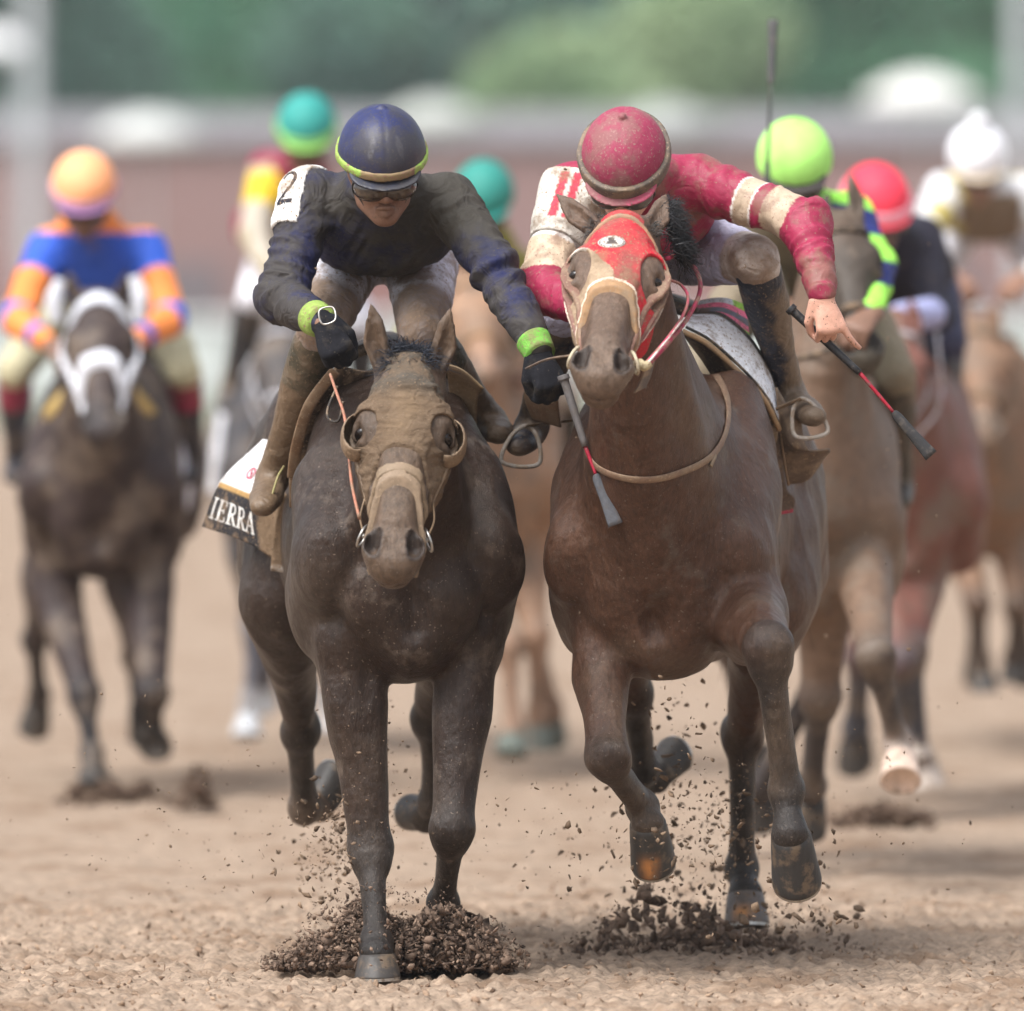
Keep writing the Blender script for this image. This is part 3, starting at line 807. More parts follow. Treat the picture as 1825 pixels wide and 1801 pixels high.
class Horse:
    """racehorse: body, hooves, eyes, mane, tail"""
    def __init__(s, label, T, poll, muzzle, ears, legs, coat, low, muz, h=.008, roll=0.0, f=1.0, bw=1.0, matn='coat', group='galloping racehorses', headh=None,
                 colfn=None, mane=(0.012, 0.011, 0.013), hoofc=(.04, .034, .03), hoofcols=None, nost=1.0, socks=None, nw=1.0, headc=None, extra=None, shw=0.0):
        s.T = T; s.H = HeadFrame(poll, muzzle, roll, f)
        base = T(0, .7, 0); base[2] = 0
        s.th = Thing('racehorse', label, 'horse', base, group)
        s.hp = head_prims(s.H, ears, headc or coat, muz, nost)
        s.tp = torso_prims(T, poll, coat, bw=bw, nw=nw, shw=shw)
        lp = []
        for i, (kind, pts, ff) in enumerate(legs):
            lo = low if not (socks and socks.get(i)) else socks[i]
            J = pts[:4]
            q = leg_prims(kind, J, ff, coat, low, T.ex)
            if lo is not low: q[-2].col = lo; q[-3].col = lo
            lp += q
            if kind == 'f': lp.append(Limb([T(.19 * (1 if J[0][0] > T(0, 0.2, 0)[0] else -1), .25, 1.0), J[0]], [.085, .08], [.13, .105], T.ex, .05, col=coat))
            else: lp.append(Limb([T(.18 * (1 if J[0][0] > T(0, 1.2, 0)[0] else -1), 1.38, 1.12), J[0]], [.115, .10], [.19, .15], T.ex, .06, col=coat))
        s.prims = s.tp + lp + s.hp + (extra(s) if extra else [])
        g = Grid(s.prims, h)
        if h < .01:      # muscle ropes and skin folds, running down shoulder, chest and forearm
            m = np.abs(g.d) < .03; ii = np.nonzero(m); x, y, z = (g.ax[i][ii[i]] for i in range(3))
            far = np.clip((np.sqrt((x - s.H.o[0]) ** 2 + (y - s.H.o[1]) ** 2 + (z - s.H.o[2]) ** 2) - .55) / .25, 0, 1)
            n1 = 1 - 2 * np.abs(vnoise(x * 11 + z * 2, y * 8, z * 2.6 + x * 2, 31)); n2 = 1 - 2 * np.abs(vnoise(x * 24, y * 14, z * 5.5 - x * 3, 37)); n3 = vnoise(x * 9, y * 9, z * 6, 41)
            g.d[m] -= (far * (.0050 * n1 + .0024 * n2 + .005 * n3) * np.clip((z - .25) / .3, .25, 1)).astype(F32)
        V, Q = g.mesh(); V = smooth_mesh(V, Q, 2, .45)
        C = blend_cols(V, s.prims, coat, .02)
        if colfn: C = colfn(V, C)
        for q in s.prims:
            if getattr(q, 'nostril', False):
                m = np.clip(1 - (np.abs(q.ev(V[:, 0], V[:, 1], V[:, 2])) - .003) / .006, 0, 1)[:, None] * .8; C = C * (1 - m) + np.array([.018, .013, .012]) * m
        s.body = s.th.part('body', V, Q, M[matn], C)
        s.bvh = None; s.VQ = (V, Q)
        for i, (kind, pts, ff) in enumerate(legs):
            C_, B_ = pts[3], pts[4]; toe = pts[5] if len(pts) > 5 else np.array([0, -1, .1])
            hm, sh = hoof_mesh(C_, B_, np.asarray(toe, float), T.ex, ff)
            hc = (hoofcols or {}).get(i, hoofc)
            cc = np.tile(np.asarray(hc, float), (len(hm[0]), 1))
            if isinstance(hc, tuple) and len(hc) == 2:    # warm bare horn at the toe of a muddy hoof
                cc = np.tile(np.asarray(hc[0], float), (len(hm[0]), 1))
                t = np.asarray(toe, float); ce = lerp(C_, B_, .62); v = hm[0] - ce
                m = np.clip((v @ nz(t) - .030) / .03, 0, 1) * np.clip(1 - np.abs(v @ T.ex) / .036, 0, 1)
                tt = np.clip(np.abs((v @ nz(np.asarray(B_) - C_)) / .05 + .1), 0, 1)
                m = np.clip(m * (1.5 - 1.2 * tt) + m * .9 * fbm(hm[0][:, 0], hm[0][:, 1], hm[0][:, 2], 45, 3, 3), 0, 1) * .8
                m = m * np.clip((v @ nz(np.asarray(B_) - C_) + .022) / .025, 0, 1)
                cc = cc * (1 - m[:, None]) + np.asarray(hc[1]) * m[:, None]
            ho = s.th.part('hoof', hm[0], hm[1], M['hoof'], cc)
            if h < .01: s.th.part('horseshoe', sh[0], sh[1], M['metal'], None, ho, smooth=False)
        for sd in (-1, 1):
            g2 = Grid([Ell(s.H(.208, sd * .098, -.058), (.021 * f, .0155 * f, .026 * f), (s.H.w, s.H.u, s.H.n))], .003 if h < .01 else .006)
            s.th.sdf('eye', g2, M['eye'])
        # tail streaming behind
        n = 420 if h < .01 else 160
        rt = [T(rng.normal(0, .02), 1.68, 1.26 + rng.normal(0, .02)) for _ in range(n)]
        v, q = hair(rt, [T.ey * 1.0 + np.array([0, 0, .05])] * n, .70, .004, 9, .75, .02, 3, .07)
        s.th.part('tail', v, q, M['hair'], np.tile(mane, (len(v), 1)))
        # mane along the crest, blown back
        n = 260 if h < .01 else 90
        rt = []; dr = []
        a, b = s.H(.0, 0, -.08), T(0, .45, 1.52)
        top = lerp(a, b, .5) + np.array([0, 0, .06])
        cr = cat_rom([a, top, b], 40)
        for i in range(n):
            q0 = cr[rng.integers(0, 40)] + rng.normal(0, .008, 3) + np.array([0, 0, -.01])
            rt.append(q0); dr.append(np.array([rng.normal(.0, .5), .7, .75]))
        v, q = hair(rt, dr, .09, .0045, 6, .5, .012, 5)
        s.th.part('mane', v, q, M['hair'], np.tile(mane, (len(v), 1)))
    def grid(s, prims, h, lo=None, hi=None): return Grid(prims, h, lo, hi)

def hcoord(H, g):
    X, Y, Z = g.axes()
    d = lambda v: ((X - H.o[0]) * v[0] + (Y - H.o[1]) * v[1] + (Z - H.o[2]) * v[2]) / H.f
    return d(H.u), d(H.w), d(H.n)

def strap(hs, g, fn, half, thick, name, mt, col, parent=None, label=None, colfn=None, extra=None):
    """a strap hugging the head: the head's surface pushed out by 'thick' where |fn(u,w,n)| < half"""
    U, W, N = hcoord(hs.H, g)
    q = g.clone()
    reg = np.abs(fn(U, W, N)) - half
    if extra is not None: reg = np.maximum(reg, extra(U, W, N))
    q.d = np.maximum(np.maximum(g.d - thick, -(g.d + .006)), reg).astype(F32)
    return hs.th.sdf(name, q, M[mt], base=col, colfn=colfn, parent=parent, label=label, sm=1)

def simple_bridle(hs, col, nose=None, h=.008, nosew=.016, brow=True):
    g = Grid([p for p in hs.hp[:-4]], h)
    strap(hs, g, lambda u, w, n: u - .40 + .0 * n, nosew if nose is None else .03, .010 if nose is None else .022, 'noseband', 'cloth', nose or col)
    if brow: strap(hs, g, lambda u, w, n: u - .075 - .3 * (n + .05), .013, .010, 'browband', 'cloth', col)
    strap(hs, g, lambda u, w, n: (n + .095 + .10 * (u - .1)), .012, .010, 'cheekpiece', 'cloth', col, extra=lambda u, w, n: np.maximum(np.abs(u - .27) - .22, -np.abs(w) + .02))
    for s_ in (-1, 1):
        a = hs.H(.49, s_ * .07, -.09)
        b = hs.T(s_ * .12, -.02, 1.62)
        v, f = tube([a, lerp(a, b, .5) + np.array([s_ * .05, 0, -.05]), b], .008, .004, (0, 0, 1), 6)
        hs.th.part('rein', v, f, M['leather'], np.tile(col, (len(v), 1)))
# ================================================================ the two leading horses
COAT1, LOW1, MUZ1 = (.031, .018, .0125), (.019, .015, .013), (.105, .070, .048)
COAT2, LOW2, MUZ2 = (.078, .038, .023), (.027, .021, .018), (.15, .105, .075)

def coat_cols(lo, dust, z0=.9):
    """dust and dried spray settled on legs, face and shoulders; breaks up the coat in patches"""
    def fn(V, C):
        x, y, z = V[:, 0], V[:, 1], V[:, 2]
        a = fbm(x, y, z, 5, 4, 11); b = fbm(x, y, z, 1.7, 2, 4)
        m = np.clip((a + .35 * b) * 1.2, 0, .45)
        C = C * (1 - m[:, None]) + np.asarray(dust) * m[:, None]
        return C * (1 + .22 * fbm(x, y, z, 11, 3, 2))[:, None]
    return fn

def veins(s):
    p = []; T = s.T
    for q in (-1, 1):
        p.append(Limb([s.H(.27, q * .085, -.07), s.H(.36, q * .068, -.06), s.H(.45, q * .056, -.05)], .0045, None, (1, 0, 0), .010))
    return p

if want('h1'):
    T1 = Frame(-.255, 0, -.125)
    legs1 = [
        ('f', [P(618, 1140, .14), P(661, 1512, .10), P(671, 1682, -.02), P(672, 1700, -.05), P(673, 1740, -.05), np.array([0, -1, 0])], 1.0),
        ('f', [P(832, 1140, .17), P(806, 1478, .02), P(790, 1610, .20), P(786, 1650, .20), P(785, 1690, .20), np.array([0, -1, .0])], .96),
        ('h', [P(505, 1070, 1.20), P(535, 1300, 1.55), P(543, 1440, 1.72), P(568, 1436, 1.80), P(598, 1404, 1.86), np.array([-.2, -.9, .9])], 1.0),
        ('h', [P(790, 1090, 1.15), P(768, 1280, 1.50), P(771, 1430, 1.62), P(760, 1456, 1.70), P(742, 1470, 1.78), np.array([.2, -.9, .9])], .95),
    ]
    h1 = Horse('dark brown racehorse with mud caked blinker hood, galloping in front at left', T1, P(731, 628, -.50), P(700, 985, -.83),
               (P(661, 541, -.46), P(803, 549, -.46)), legs1, COAT1, LOW1, MUZ1, h=.006, f=1.04, roll=-.03, bw=.96, nw=1.06, shw=.01, headc=(.105, .068, .044), extra=veins,
               group='the two leading racehorses', colfn=coat_cols(None, (.075, .055, .042)), socks={2: (.15, .105, .075)}, hoofc=(.050, .044, .040))
if want('h2'):
    T2 = Frame(.366, .0, .125)
    legs2 = [
        ('f', [P(1070, 1100, .16), P(1080, 1350, -.08), P(1146, 1440, .16), P(1154, 1464, .14), P(1164, 1524, .22), np.array([0, -1, -.6])], 1.0),
        ('f', [P(1335, 1100, .02), P(1368, 1152, -.42), P(1404, 1408, -.30), P(1409, 1486, -.34), P(1418, 1556, -.25), np.array([0, -1, -.05])], 1.08),
        ('h', [P(1095, 1060, 1.20), P(1132, 1235, 1.50), P(1146, 1372, 1.72), P(1168, 1385, 1.80), P(1200, 1368, 1.88), np.array([-.3, -.9, .8])], .98),
        ('h', [P(1370, 1060, 1.10), P(1324, 1310, 1.52), P(1322, 1548, 1.62), P(1328, 1592, 1.56), P(1331, 1652, 1.54), np.array([0, -1, -.1])], 1.05),
    ]
    h2 = Horse('bay racehorse with bright red and tan hood, galloping in front at right', T2, P(1113, 372, -.48), P(1069, 662, -.91),
               (P(992, 346, -.38), P(1188, 345, -.36)), legs2, COAT2, LOW2, MUZ2, h=.006, roll=-.02, bw=.92, nost=1.15, nw=1.42, shw=.05, headc=(.125, .080, .055), extra=veins,
               group='the two leading racehorses', colfn=coat_cols(None, (.14, .098, .068)), hoofcols={0: ((.05, .045, .04), (.55, .22, .06)), 3: ((.12, .10, .09), (.62, .27, .08)), 1: (.034, .032, .031)})
# ================================================================ jockeys
def hand_prims(wr, d, back, thumb_side, col, curl=(.9, 1.0, .7), f=1.0, point=False):
    """d: along the palm, back: out of the back of the hand, thumb_side: towards the thumb"""
    d = nz(d); back = nz(np.asarray(back) - d * (np.asarray(back) @ d)); sd = nz(np.cross(d, back))
    if sd @ np.asarray(thumb_side) < 0: sd = -sd
    wr = np.asarray(wr, float); p = []
    p.append(Limb([wr - d * .02, wr + d * .02, wr + d * .055 * f, wr + d * .088 * f], [.024 * f, .027 * f, .037 * f, .038 * f], [.019 * f, .018 * f, .018 * f, .014 * f], sd, .012, col=col))
    for i in range(4):
        o = (1.5 - i) * .0195 * f
        b = wr + d * (.088 - abs(i - 1.2) * .004) * f + sd * o
        L = [.042, .047, .044, .034][i] * f
        a = 0; q = b; pts = [b - d * .012]
        cs = curl if not (point and i == 3) else (.25, .35, .3)
        for j, (l, c) in enumerate(zip((L, L * .62, L * .5), cs)):
            pts.append(q + back * (.002 if j == 0 else 0))
            a += c; q = q + l * (d * math.cos(a) - back * math.sin(a)) + sd * (.0015 * (1.5 - i)) - (sd * .012 if point and i == 3 else 0)
        pts.append(q)
        p.append(Limb(pts, [.0095 * f, .0105 * f, .0092 * f, .0085 * f, .0072 * f], None, sd, .006, col=col))
    b = wr + d * .03 * f + sd * .026 * f - back * .006
    m = b + (d * .6 + sd * .55 - back * .5) * .038 * f
    e = m + (d * .75 - sd * .15 - back * .6) * .032 * f
    e2 = e + (d * .35 - sd * .7 - back * .5) * .024 * f
    p.append(Limb([b - d * .02, m, e, e2], [.016 * f, .0125 * f, .0105 * f, .008 * f], None, d, .010, col=col))
    return p

def head_human(c, f, u, skin, lip=None, hair=(.02, .015, .012)):
    f = nz(f); u = nz(np.asarray(u) - f * (np.asarray(u) @ f)); s = np.cross(f, u)
    if s[0] < 0: s = -s
    c = np.asarray(c, float)
    Q = lambda a, b, d: c + s * a + f * b + u * d
    R = (s, f, u); p = []
    E = lambda a, b, d, ra, rb, rd, k=.012, op='u', col=skin: p.append(Ell(Q(a, b, d), (ra, rb, rd), R, k, op, col))
    E(0, -.01, .015, .076, .096, .092)
    E(0, .03, -.05, .062, .062, .075, .03)
    E(0, .072, -.112, .026, .020, .019, .025)
    for q in (-1, 1):
        p.append(Limb([Q(q * .058, -.005, -.055), Q(q * .050, .02, -.095), Q(q * .012, .072, -.118)], [.018, .018, .016], None, s, .03, col=skin))
        E(q * .046, .066, -.038, .022, .018, .018, .025)
        E(q * .012, .100, -.057, .0105, .011, .008, .010)
        E(q * .079, -.012, -.02, .010, .018, .030, .008)
    p.append(Limb([Q(-.042, .083, .006), Q(0, .092, .004), Q(.042, .083, .006)], [.011, .010, .011], None, u, .015, col=skin))
    for q in (-1, 1): E(q * .031, .100, -.016, .019, .016, .012, .012, 's')
    p.append(Limb([Q(0, .090, -.006), Q(0, .104, -.035), Q(0, .112, -.053)], [.008, .010, .0115], None, s, .012, col=skin))
    lip = lip or tuple(a * .75 for a in skin)
    p.append(Limb([Q(-.024, .090, -.086), Q(-.008, .101, -.080), Q(.008, .101, -.080), Q(.024, .090, -.086)], [.004, .0085, .0085, .004], None, u, .006, col=lip))
    p.append(Limb([Q(-.022, .088, -.093), Q(0, .100, -.099), Q(.022, .088, -.093)], [.004, .0098, .004], None, u, .006, col=lip))
    p.append(Limb([Q(-.021, .097, -.0885), Q(0, .110, -.0885), Q(.021, .097, -.0885)], .0032, None, u, .004, 's'))
    return p, Q, (s, f, u)

def arm_param(V, S, E, W):
    def seg(a, b):
        ab = b - a; t = np.clip((V - a) @ ab / (ab @ ab), 0, 1)
        return t, np.linalg.norm(V - (a + t[:, None] * ab), axis=1)
    t1, d1 = seg(np.asarray(S), np.asarray(E)); t2, d2 = seg(np.asarray(E), np.asarray(W))
    return np.where(d1 < d2, t1, 1 + t2), np.minimum(d1, d2)

class Jockey:
    def __init__(s, label, J, c, h=.006, far=False, group='jockeys', curl=(1.0, 1.1, .8), shirtfn=None, breechfn=None, bootfn=None, glove=True, silk='silk', point=None, wrk=.005, torso=1.0, brm='breech'):
        s.J = J; s.c = c
        base = np.array([J['pel'][0], J['pel'][1], J['pel'][2] - .08])
        s.th = Thing('person', label, 'person', base, group)
        skin = c['skin']
        hp, s.Q, s.R = head_human(J['head'], J['f'], J['u'], skin)
        s.hp = hp
        ex = np.array([1.0, 0, 0])
        pel, ch, nk = J['pel'], J['ch'], J['nk']
        waist = lerp(pel, ch, .45) + np.array([0, 0, .015])
        S, E, W = J['sh'], J['el'], J['wr']; H_, K_, A_, T_ = J['hip'], J['kn'], J['an'], J['to']
        hd = J.get('hand') or [lerp(E[i], W[i], 1.0) - E[i] for i in (0, 1)]
        bk = J.get('back') or [(0, -.3, 1)] * 2
        # the body: one continuous figure
        p = list(hp)
        p.append(Limb([s.Q(0, -.03, -.06), nk], [.052, .056], None, ex, .04, col=skin))
        p.append(Limb([nk, ch, waist, pel], [.09, .165, .13, .145], [.07, .10, .09, .105], ex, .05, col=skin))
        for i in (0, 1):
            p.append(Limb([lerp(ch, S[i], .5), S[i], lerp(S[i], E[i], .5), E[i]], [.06, .052, .040, .034], None, ex, .03, col=skin))
            p.append(Limb([E[i], lerp(E[i], W[i], .35), W[i]], [.035, .037, .025], [.034, .034, .020], ex, .02, col=skin))
            p.append(Limb([H_[i], lerp(H_[i], K_[i], .5), K_[i]], [.08, .068, .048], None, ex, .04, col=skin))
            p.append(Limb([K_[i], lerp(K_[i], A_[i], .35), A_[i]], [.046, .046, .032], None, ex, .03, col=skin))
            p.append(Limb([A_[i], lerp(A_[i], T_[i], .4) + np.array([0, 0, -.02])], [.026, .016], [.02, .012], ex, .02, col=skin))
        hands = []
        for i in (0, 1):
            q = hand_prims(W[i], hd[i], bk[i], (1, 0, 0) if i == 0 else (-1, 0, 0), skin, curl, 1.0 if not far else 1.15, point == i)
            hands.append(q); p += q
        g = Grid(p, h)
        s.th.sdf('body', g, M['skin'], p, skin, sm=1, tau=.006)
        s.prims = p
        # shirt
        sh = [Limb([lerp(nk, s.Q(0, -.03, -.06), .25), nk, ch, waist, lerp(waist, pel, .4)], [.075, .11, .20 * torso, .175 * torso, .165 * torso], [.07, .085, .125, .115, .11], ex, .06)]
        for i in (0, 1):
            sh.append(Limb([lerp(ch, S[i], .35), S[i], lerp(S[i], E[i], .45), E[i]], [.095, .080, .066, .056], [.09, .075, .062, .054], ex, .05))
            sh.append(Limb([E[i], lerp(E[i], W[i], .4), lerp(E[i], W[i], .93)], [.056, .052, .036], None, ex, .03))
        gs = Grid(sh, h)
        if not far: s.folds(gs)
        gs.displace(wrk * (1 if not far else 1.6), 16, 3, 5, (1, 1, 1)); gs.displace(wrk * .35, 34, 2, 9, (1, .7, .5))
        s.shirt_prims = sh
        s.gs = gs
        fn = (lambda V, C: shirtfn(s, V, C)) if shirtfn else None
        s.shirt = s.th.sdf('shirt', gs, M['silk_far' if far else silk], base=c['shirt'], colfn=fn)
        # breeches
        br = [Limb([lerp(pel, ch, .35), pel], [.135, .155], [.10, .115], ex, .05)]
        for i in (0, 1):
            br.append(Limb([lerp(pel, H_[i], .7), H_[i], lerp(H_[i], K_[i], .5), K_[i], lerp(K_[i], A_[i], .12)], [.10, .10, .085, .064, .056], None, ex, .05))
        gb = Grid(br, h); gb.displace(wrk * (.8 if not far else 1.2), 18, 3, 2); gb.displace(wrk * .6, 45, 2, 19)
        fb = (lambda V, C: breechfn(s, V, C)) if breechfn else None
        s.breech = s.th.sdf('breeches', gb, M['silk_far' if far else brm], base=c['breech'], colfn=fb)
        # boots
        for i in (0, 1):
            dn = nz(A_[i] - K_[i])
            bo = [Limb([lerp(K_[i], A_[i], .10), lerp(K_[i], A_[i], .32), lerp(K_[i], A_[i], .75), A_[i]], [.061, .060, .043, .042], None, ex, .02),
                  Limb([A_[i] + dn * .035, lerp(A_[i], T_[i], .6) + dn * .02, T_[i] + dn * .005], [.040, .046, .034], [.040, .034, .026], ex, .03)]
            gg = Grid(bo, h); gg.displace(.0035, 20, 3, 12)
            fo = (lambda V, C: bootfn(s, V, C, i)) if bootfn else None
            s.th.sdf('boot', gg, M['boot'], base=c['boot'], colfn=fo)
            if glove:
                gl = [type('x', (), {})() for _ in ()]
                q = hand_prims(W[i], hd[i], bk[i], (1, 0, 0) if i == 0 else (-1, 0, 0), c['glove'], curl, 1.0 if not far else 1.15, point == i)
                g2 = Grid(q, min(h, .004) if not far else h); g2.d -= .004
                s.th.sdf('glove', g2, M['glove'], base=c['glove'])
        s.h = h; s.far = far
        s.helmet(c)
    def folds(s, g):
        m = np.abs(g.d) < .03; ii = np.nonzero(m)
        x, y, z = (g.ax[i][ii[i]] for i in range(3)); V = np.stack([x, y, z], 1).astype(float)
        r = np.zeros(len(V))
        for i in (0, 1):
            S, E, W = s.J['sh'][i], s.J['el'][i], s.J['wr'][i]
            t, d = arm_param(V, S, E, W)
            L1, L2 = np.linalg.norm(E - S), np.linalg.norm(W - E)
            a = np.where(t < 1, t * L1, L1 + (t - 1) * L2)
            wgt = np.clip((.10 - d) / .03, 0, 1) * np.clip(t / .25, 0, 1)
            near = 1 + .9 * np.exp(-((t - 1) / .22) ** 2)
            n = 1 - 2 * np.abs(vnoise(a * 30 + 1.6 * vnoise(x * 9, y * 9, z * 9, 3), x * 5, z * 5, 7 + i))
            r += wgt * near * .0066 * n
        c = s.J['ch']; q = np.clip((.24 - np.linalg.norm(V - c, axis=1)) / .08, 0, 1)
        r += q * .006 * (1 - 2 * np.abs(vnoise(x * 7, y * 7, z * 22 + 2 * np.abs(x - c[0]) * 20, 12)))
        g.d[m] -= r.astype(F32)
    def helmet(s, c):
        R = s.R; Q = s.Q; h = s.h
        cover = [Ell(Q(0, -.004, .032), tuple(a * c.get('caps', 1.0) for a in (.113, .138, .120)), R, .01)]
        g = Grid(cover, min(h, .005))
        X, Y, Z = g.axes()
        o = Q(0, 0, 0)
        u_ = (X - o[0]) * R[2][0] + (Y - o[1]) * R[2][1] + (Z - o[2]) * R[2][2]
        f_ = (X - o[0]) * R[1][0] + (Y - o[1]) * R[1][1] + (Z - o[2]) * R[1][2]
        cut = (.006 - .04 * f_ - u_ - np.where(f_ < 0, -.25 * f_, 0) * .8)
        full = g.d.copy()
        s_x = (X - o[0]) * R[0][0] + (Y - o[1]) * R[0][1] + (Z - o[2]) * R[0][2]
        if not s.far: full = full + .0016 * np.exp(-(s_x / .0045) ** 2) - .0014 * np.clip(vnoise(s_x * 14, f_ * 30 + u_ * 8, u_ * 22, 5), 0, 1)
        inner = full + .016
        g.d = np.maximum(np.maximum(full, cut), -np.maximum(inner, cut - .02)).astype(F32)
        s.hg = (g, full, u_, f_)
        btn = Ell(Q(0, -.01, .154), (.011, .011, .006), R, .012); g.add(btn)
        if not s.far: g.displace(.0012, 22, 3, 6)
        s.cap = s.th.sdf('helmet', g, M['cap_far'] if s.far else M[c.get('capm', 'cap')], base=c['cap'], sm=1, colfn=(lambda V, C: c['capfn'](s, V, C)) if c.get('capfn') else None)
        # visor
        gv = Grid([Ell(Q(0, .088, .010), (.092, .078, .040), R, .01)], min(h, .004))
        X, Y, Z = gv.axes()
        u2 = (X - o[0]) * R[2][0] + (Y - o[1]) * R[2][1] + (Z - o[2]) * R[2][2]
        f2 = (X - o[0]) * R[1][0] + (Y - o[1]) * R[1][1] + (Z - o[2]) * R[1][2]
        cap2 = Ell(Q(0, -.004, .032), (.110, .132, .12), R).ev(X, Y, Z)
        gv.d = np.maximum(np.maximum(gv.d, np.abs(u2 - .004 + .40 * (f2 - .1)) - .0075), -cap2 - .002).astype(F32)
        if c.get('visor') is not None: s.th.sdf('visor', gv, M['cap_far'] if s.far else M[c.get('capm', 'cap')], base=c['visor'], parent=s.cap)
    def band(s, lo, hi, thick, col, mt, name='helmet_band', colfn=None, slope=.10):
        g, full, u_, f_ = s.hg
        q = g.clone()
        e = u_ + slope * f_ + np.where(f_ < 0, .25 * f_, 0) * .3
        q.d = np.maximum(np.maximum(full - thick, -(full + .004)), np.maximum(lo - e, e - hi)).astype(F32)
        return s.th.sdf(name, q, M[mt], base=col, parent=s.cap, colfn=colfn, sm=1)

def goggles(s, lens, frame, strap=None):
    R = s.R; Q = s.Q
    lp = [Ell(Q(-.034, .080, -.030), (.048, .050, .036), R, .02), Ell(Q(.034, .080, -.030), (.048, .050, .036), R, .02)]
    g = Grid(lp, .003); X, Y, Z = g.axes(); o = Q(0, 0, 0)
    f_ = (X - o[0]) * R[1][0] + (Y - o[1]) * R[1][1] + (Z - o[2]) * R[1][2]
    nosec = Limb([Q(0, .07, -.072), Q(0, .15, -.068)], .018, None, R[0], .004).ev(X, Y, Z)
    full = np.maximum(g.d, -nosec)
    q = g.clone(); q.d = full.astype(F32)
    a = s.th.sdf('goggles', q, M['lens'], base=lens, sm=1)
    fr = g.clone(); fr.d = np.maximum(np.maximum(full - .004, -(full - .0005)), np.abs(f_ - .072) - .007).astype(F32)
    s.th.sdf('goggle_frame', fr, M['rubber'], base=frame, parent=a)

def cuff(s, i, t0, t1, r, col, name='wristband', mt='cloth', n=8):
    E, W = s.J['el'][i], s.J['wr'][i]
    a, b = lerp(E, W, t0), lerp(E, W, t1)
    v, f = tube([a, lerp(a, b, .33), lerp(a, b, .66), b], [r, r * .98, r * .94, r * .9], [r, r * .97, r * .92, r * .88], (0, 0, 1), 28, 8)
    return s.th.part(name, v, f, M[mt], np.tile(col, (len(v), 1)))

def whip(label, a, b, c_, d_, flapw=.016, cols=((.02, .02, .022), (.35, .01, .03), (.03, .03, .032)), grip=.011, group=None):
    """a..b grip, b..c shaft, c..d flap"""
    a, b, c_, d_ = map(lambda q: np.asarray(q, float), (a, b, c_, d_))
    t = Thing('riding_whip', label, 'whip', lerp(a, b, .5), group)
    v, f = tube([a, a + nz(b - a) * .012, a + nz(b - a) * .02, lerp(a, b, .5), b], [grip * 1.35, grip * 1.4, grip, grip * .95, grip * .8], None, (1, 0, 0), 14, 24)
    t.part('handle', v, f, M['rubber'], np.tile(cols[0], (len(v), 1)))
    v, f = tube([b, c_], [.0055, .0042], None, (1, 0, 0), 10, 10)
    t.part('shaft', v, f, M['rubber'], np.tile(cols[1], (len(v), 1)))
    ax = nz(d_ - c_); sd = nz(np.cross(ax, (0, -1, 0)))
    v, f = tube([c_, lerp(c_, d_, .12), lerp(c_, d_, .5), d_], [.008, flapw * .8, flapw * .85, flapw * 1.15], [.008, .007, .005, .003], sd, 14, 20)
    t.part('flap', v, f, M['rubber'], np.tile(cols[2], (len(v), 1)))
    return t
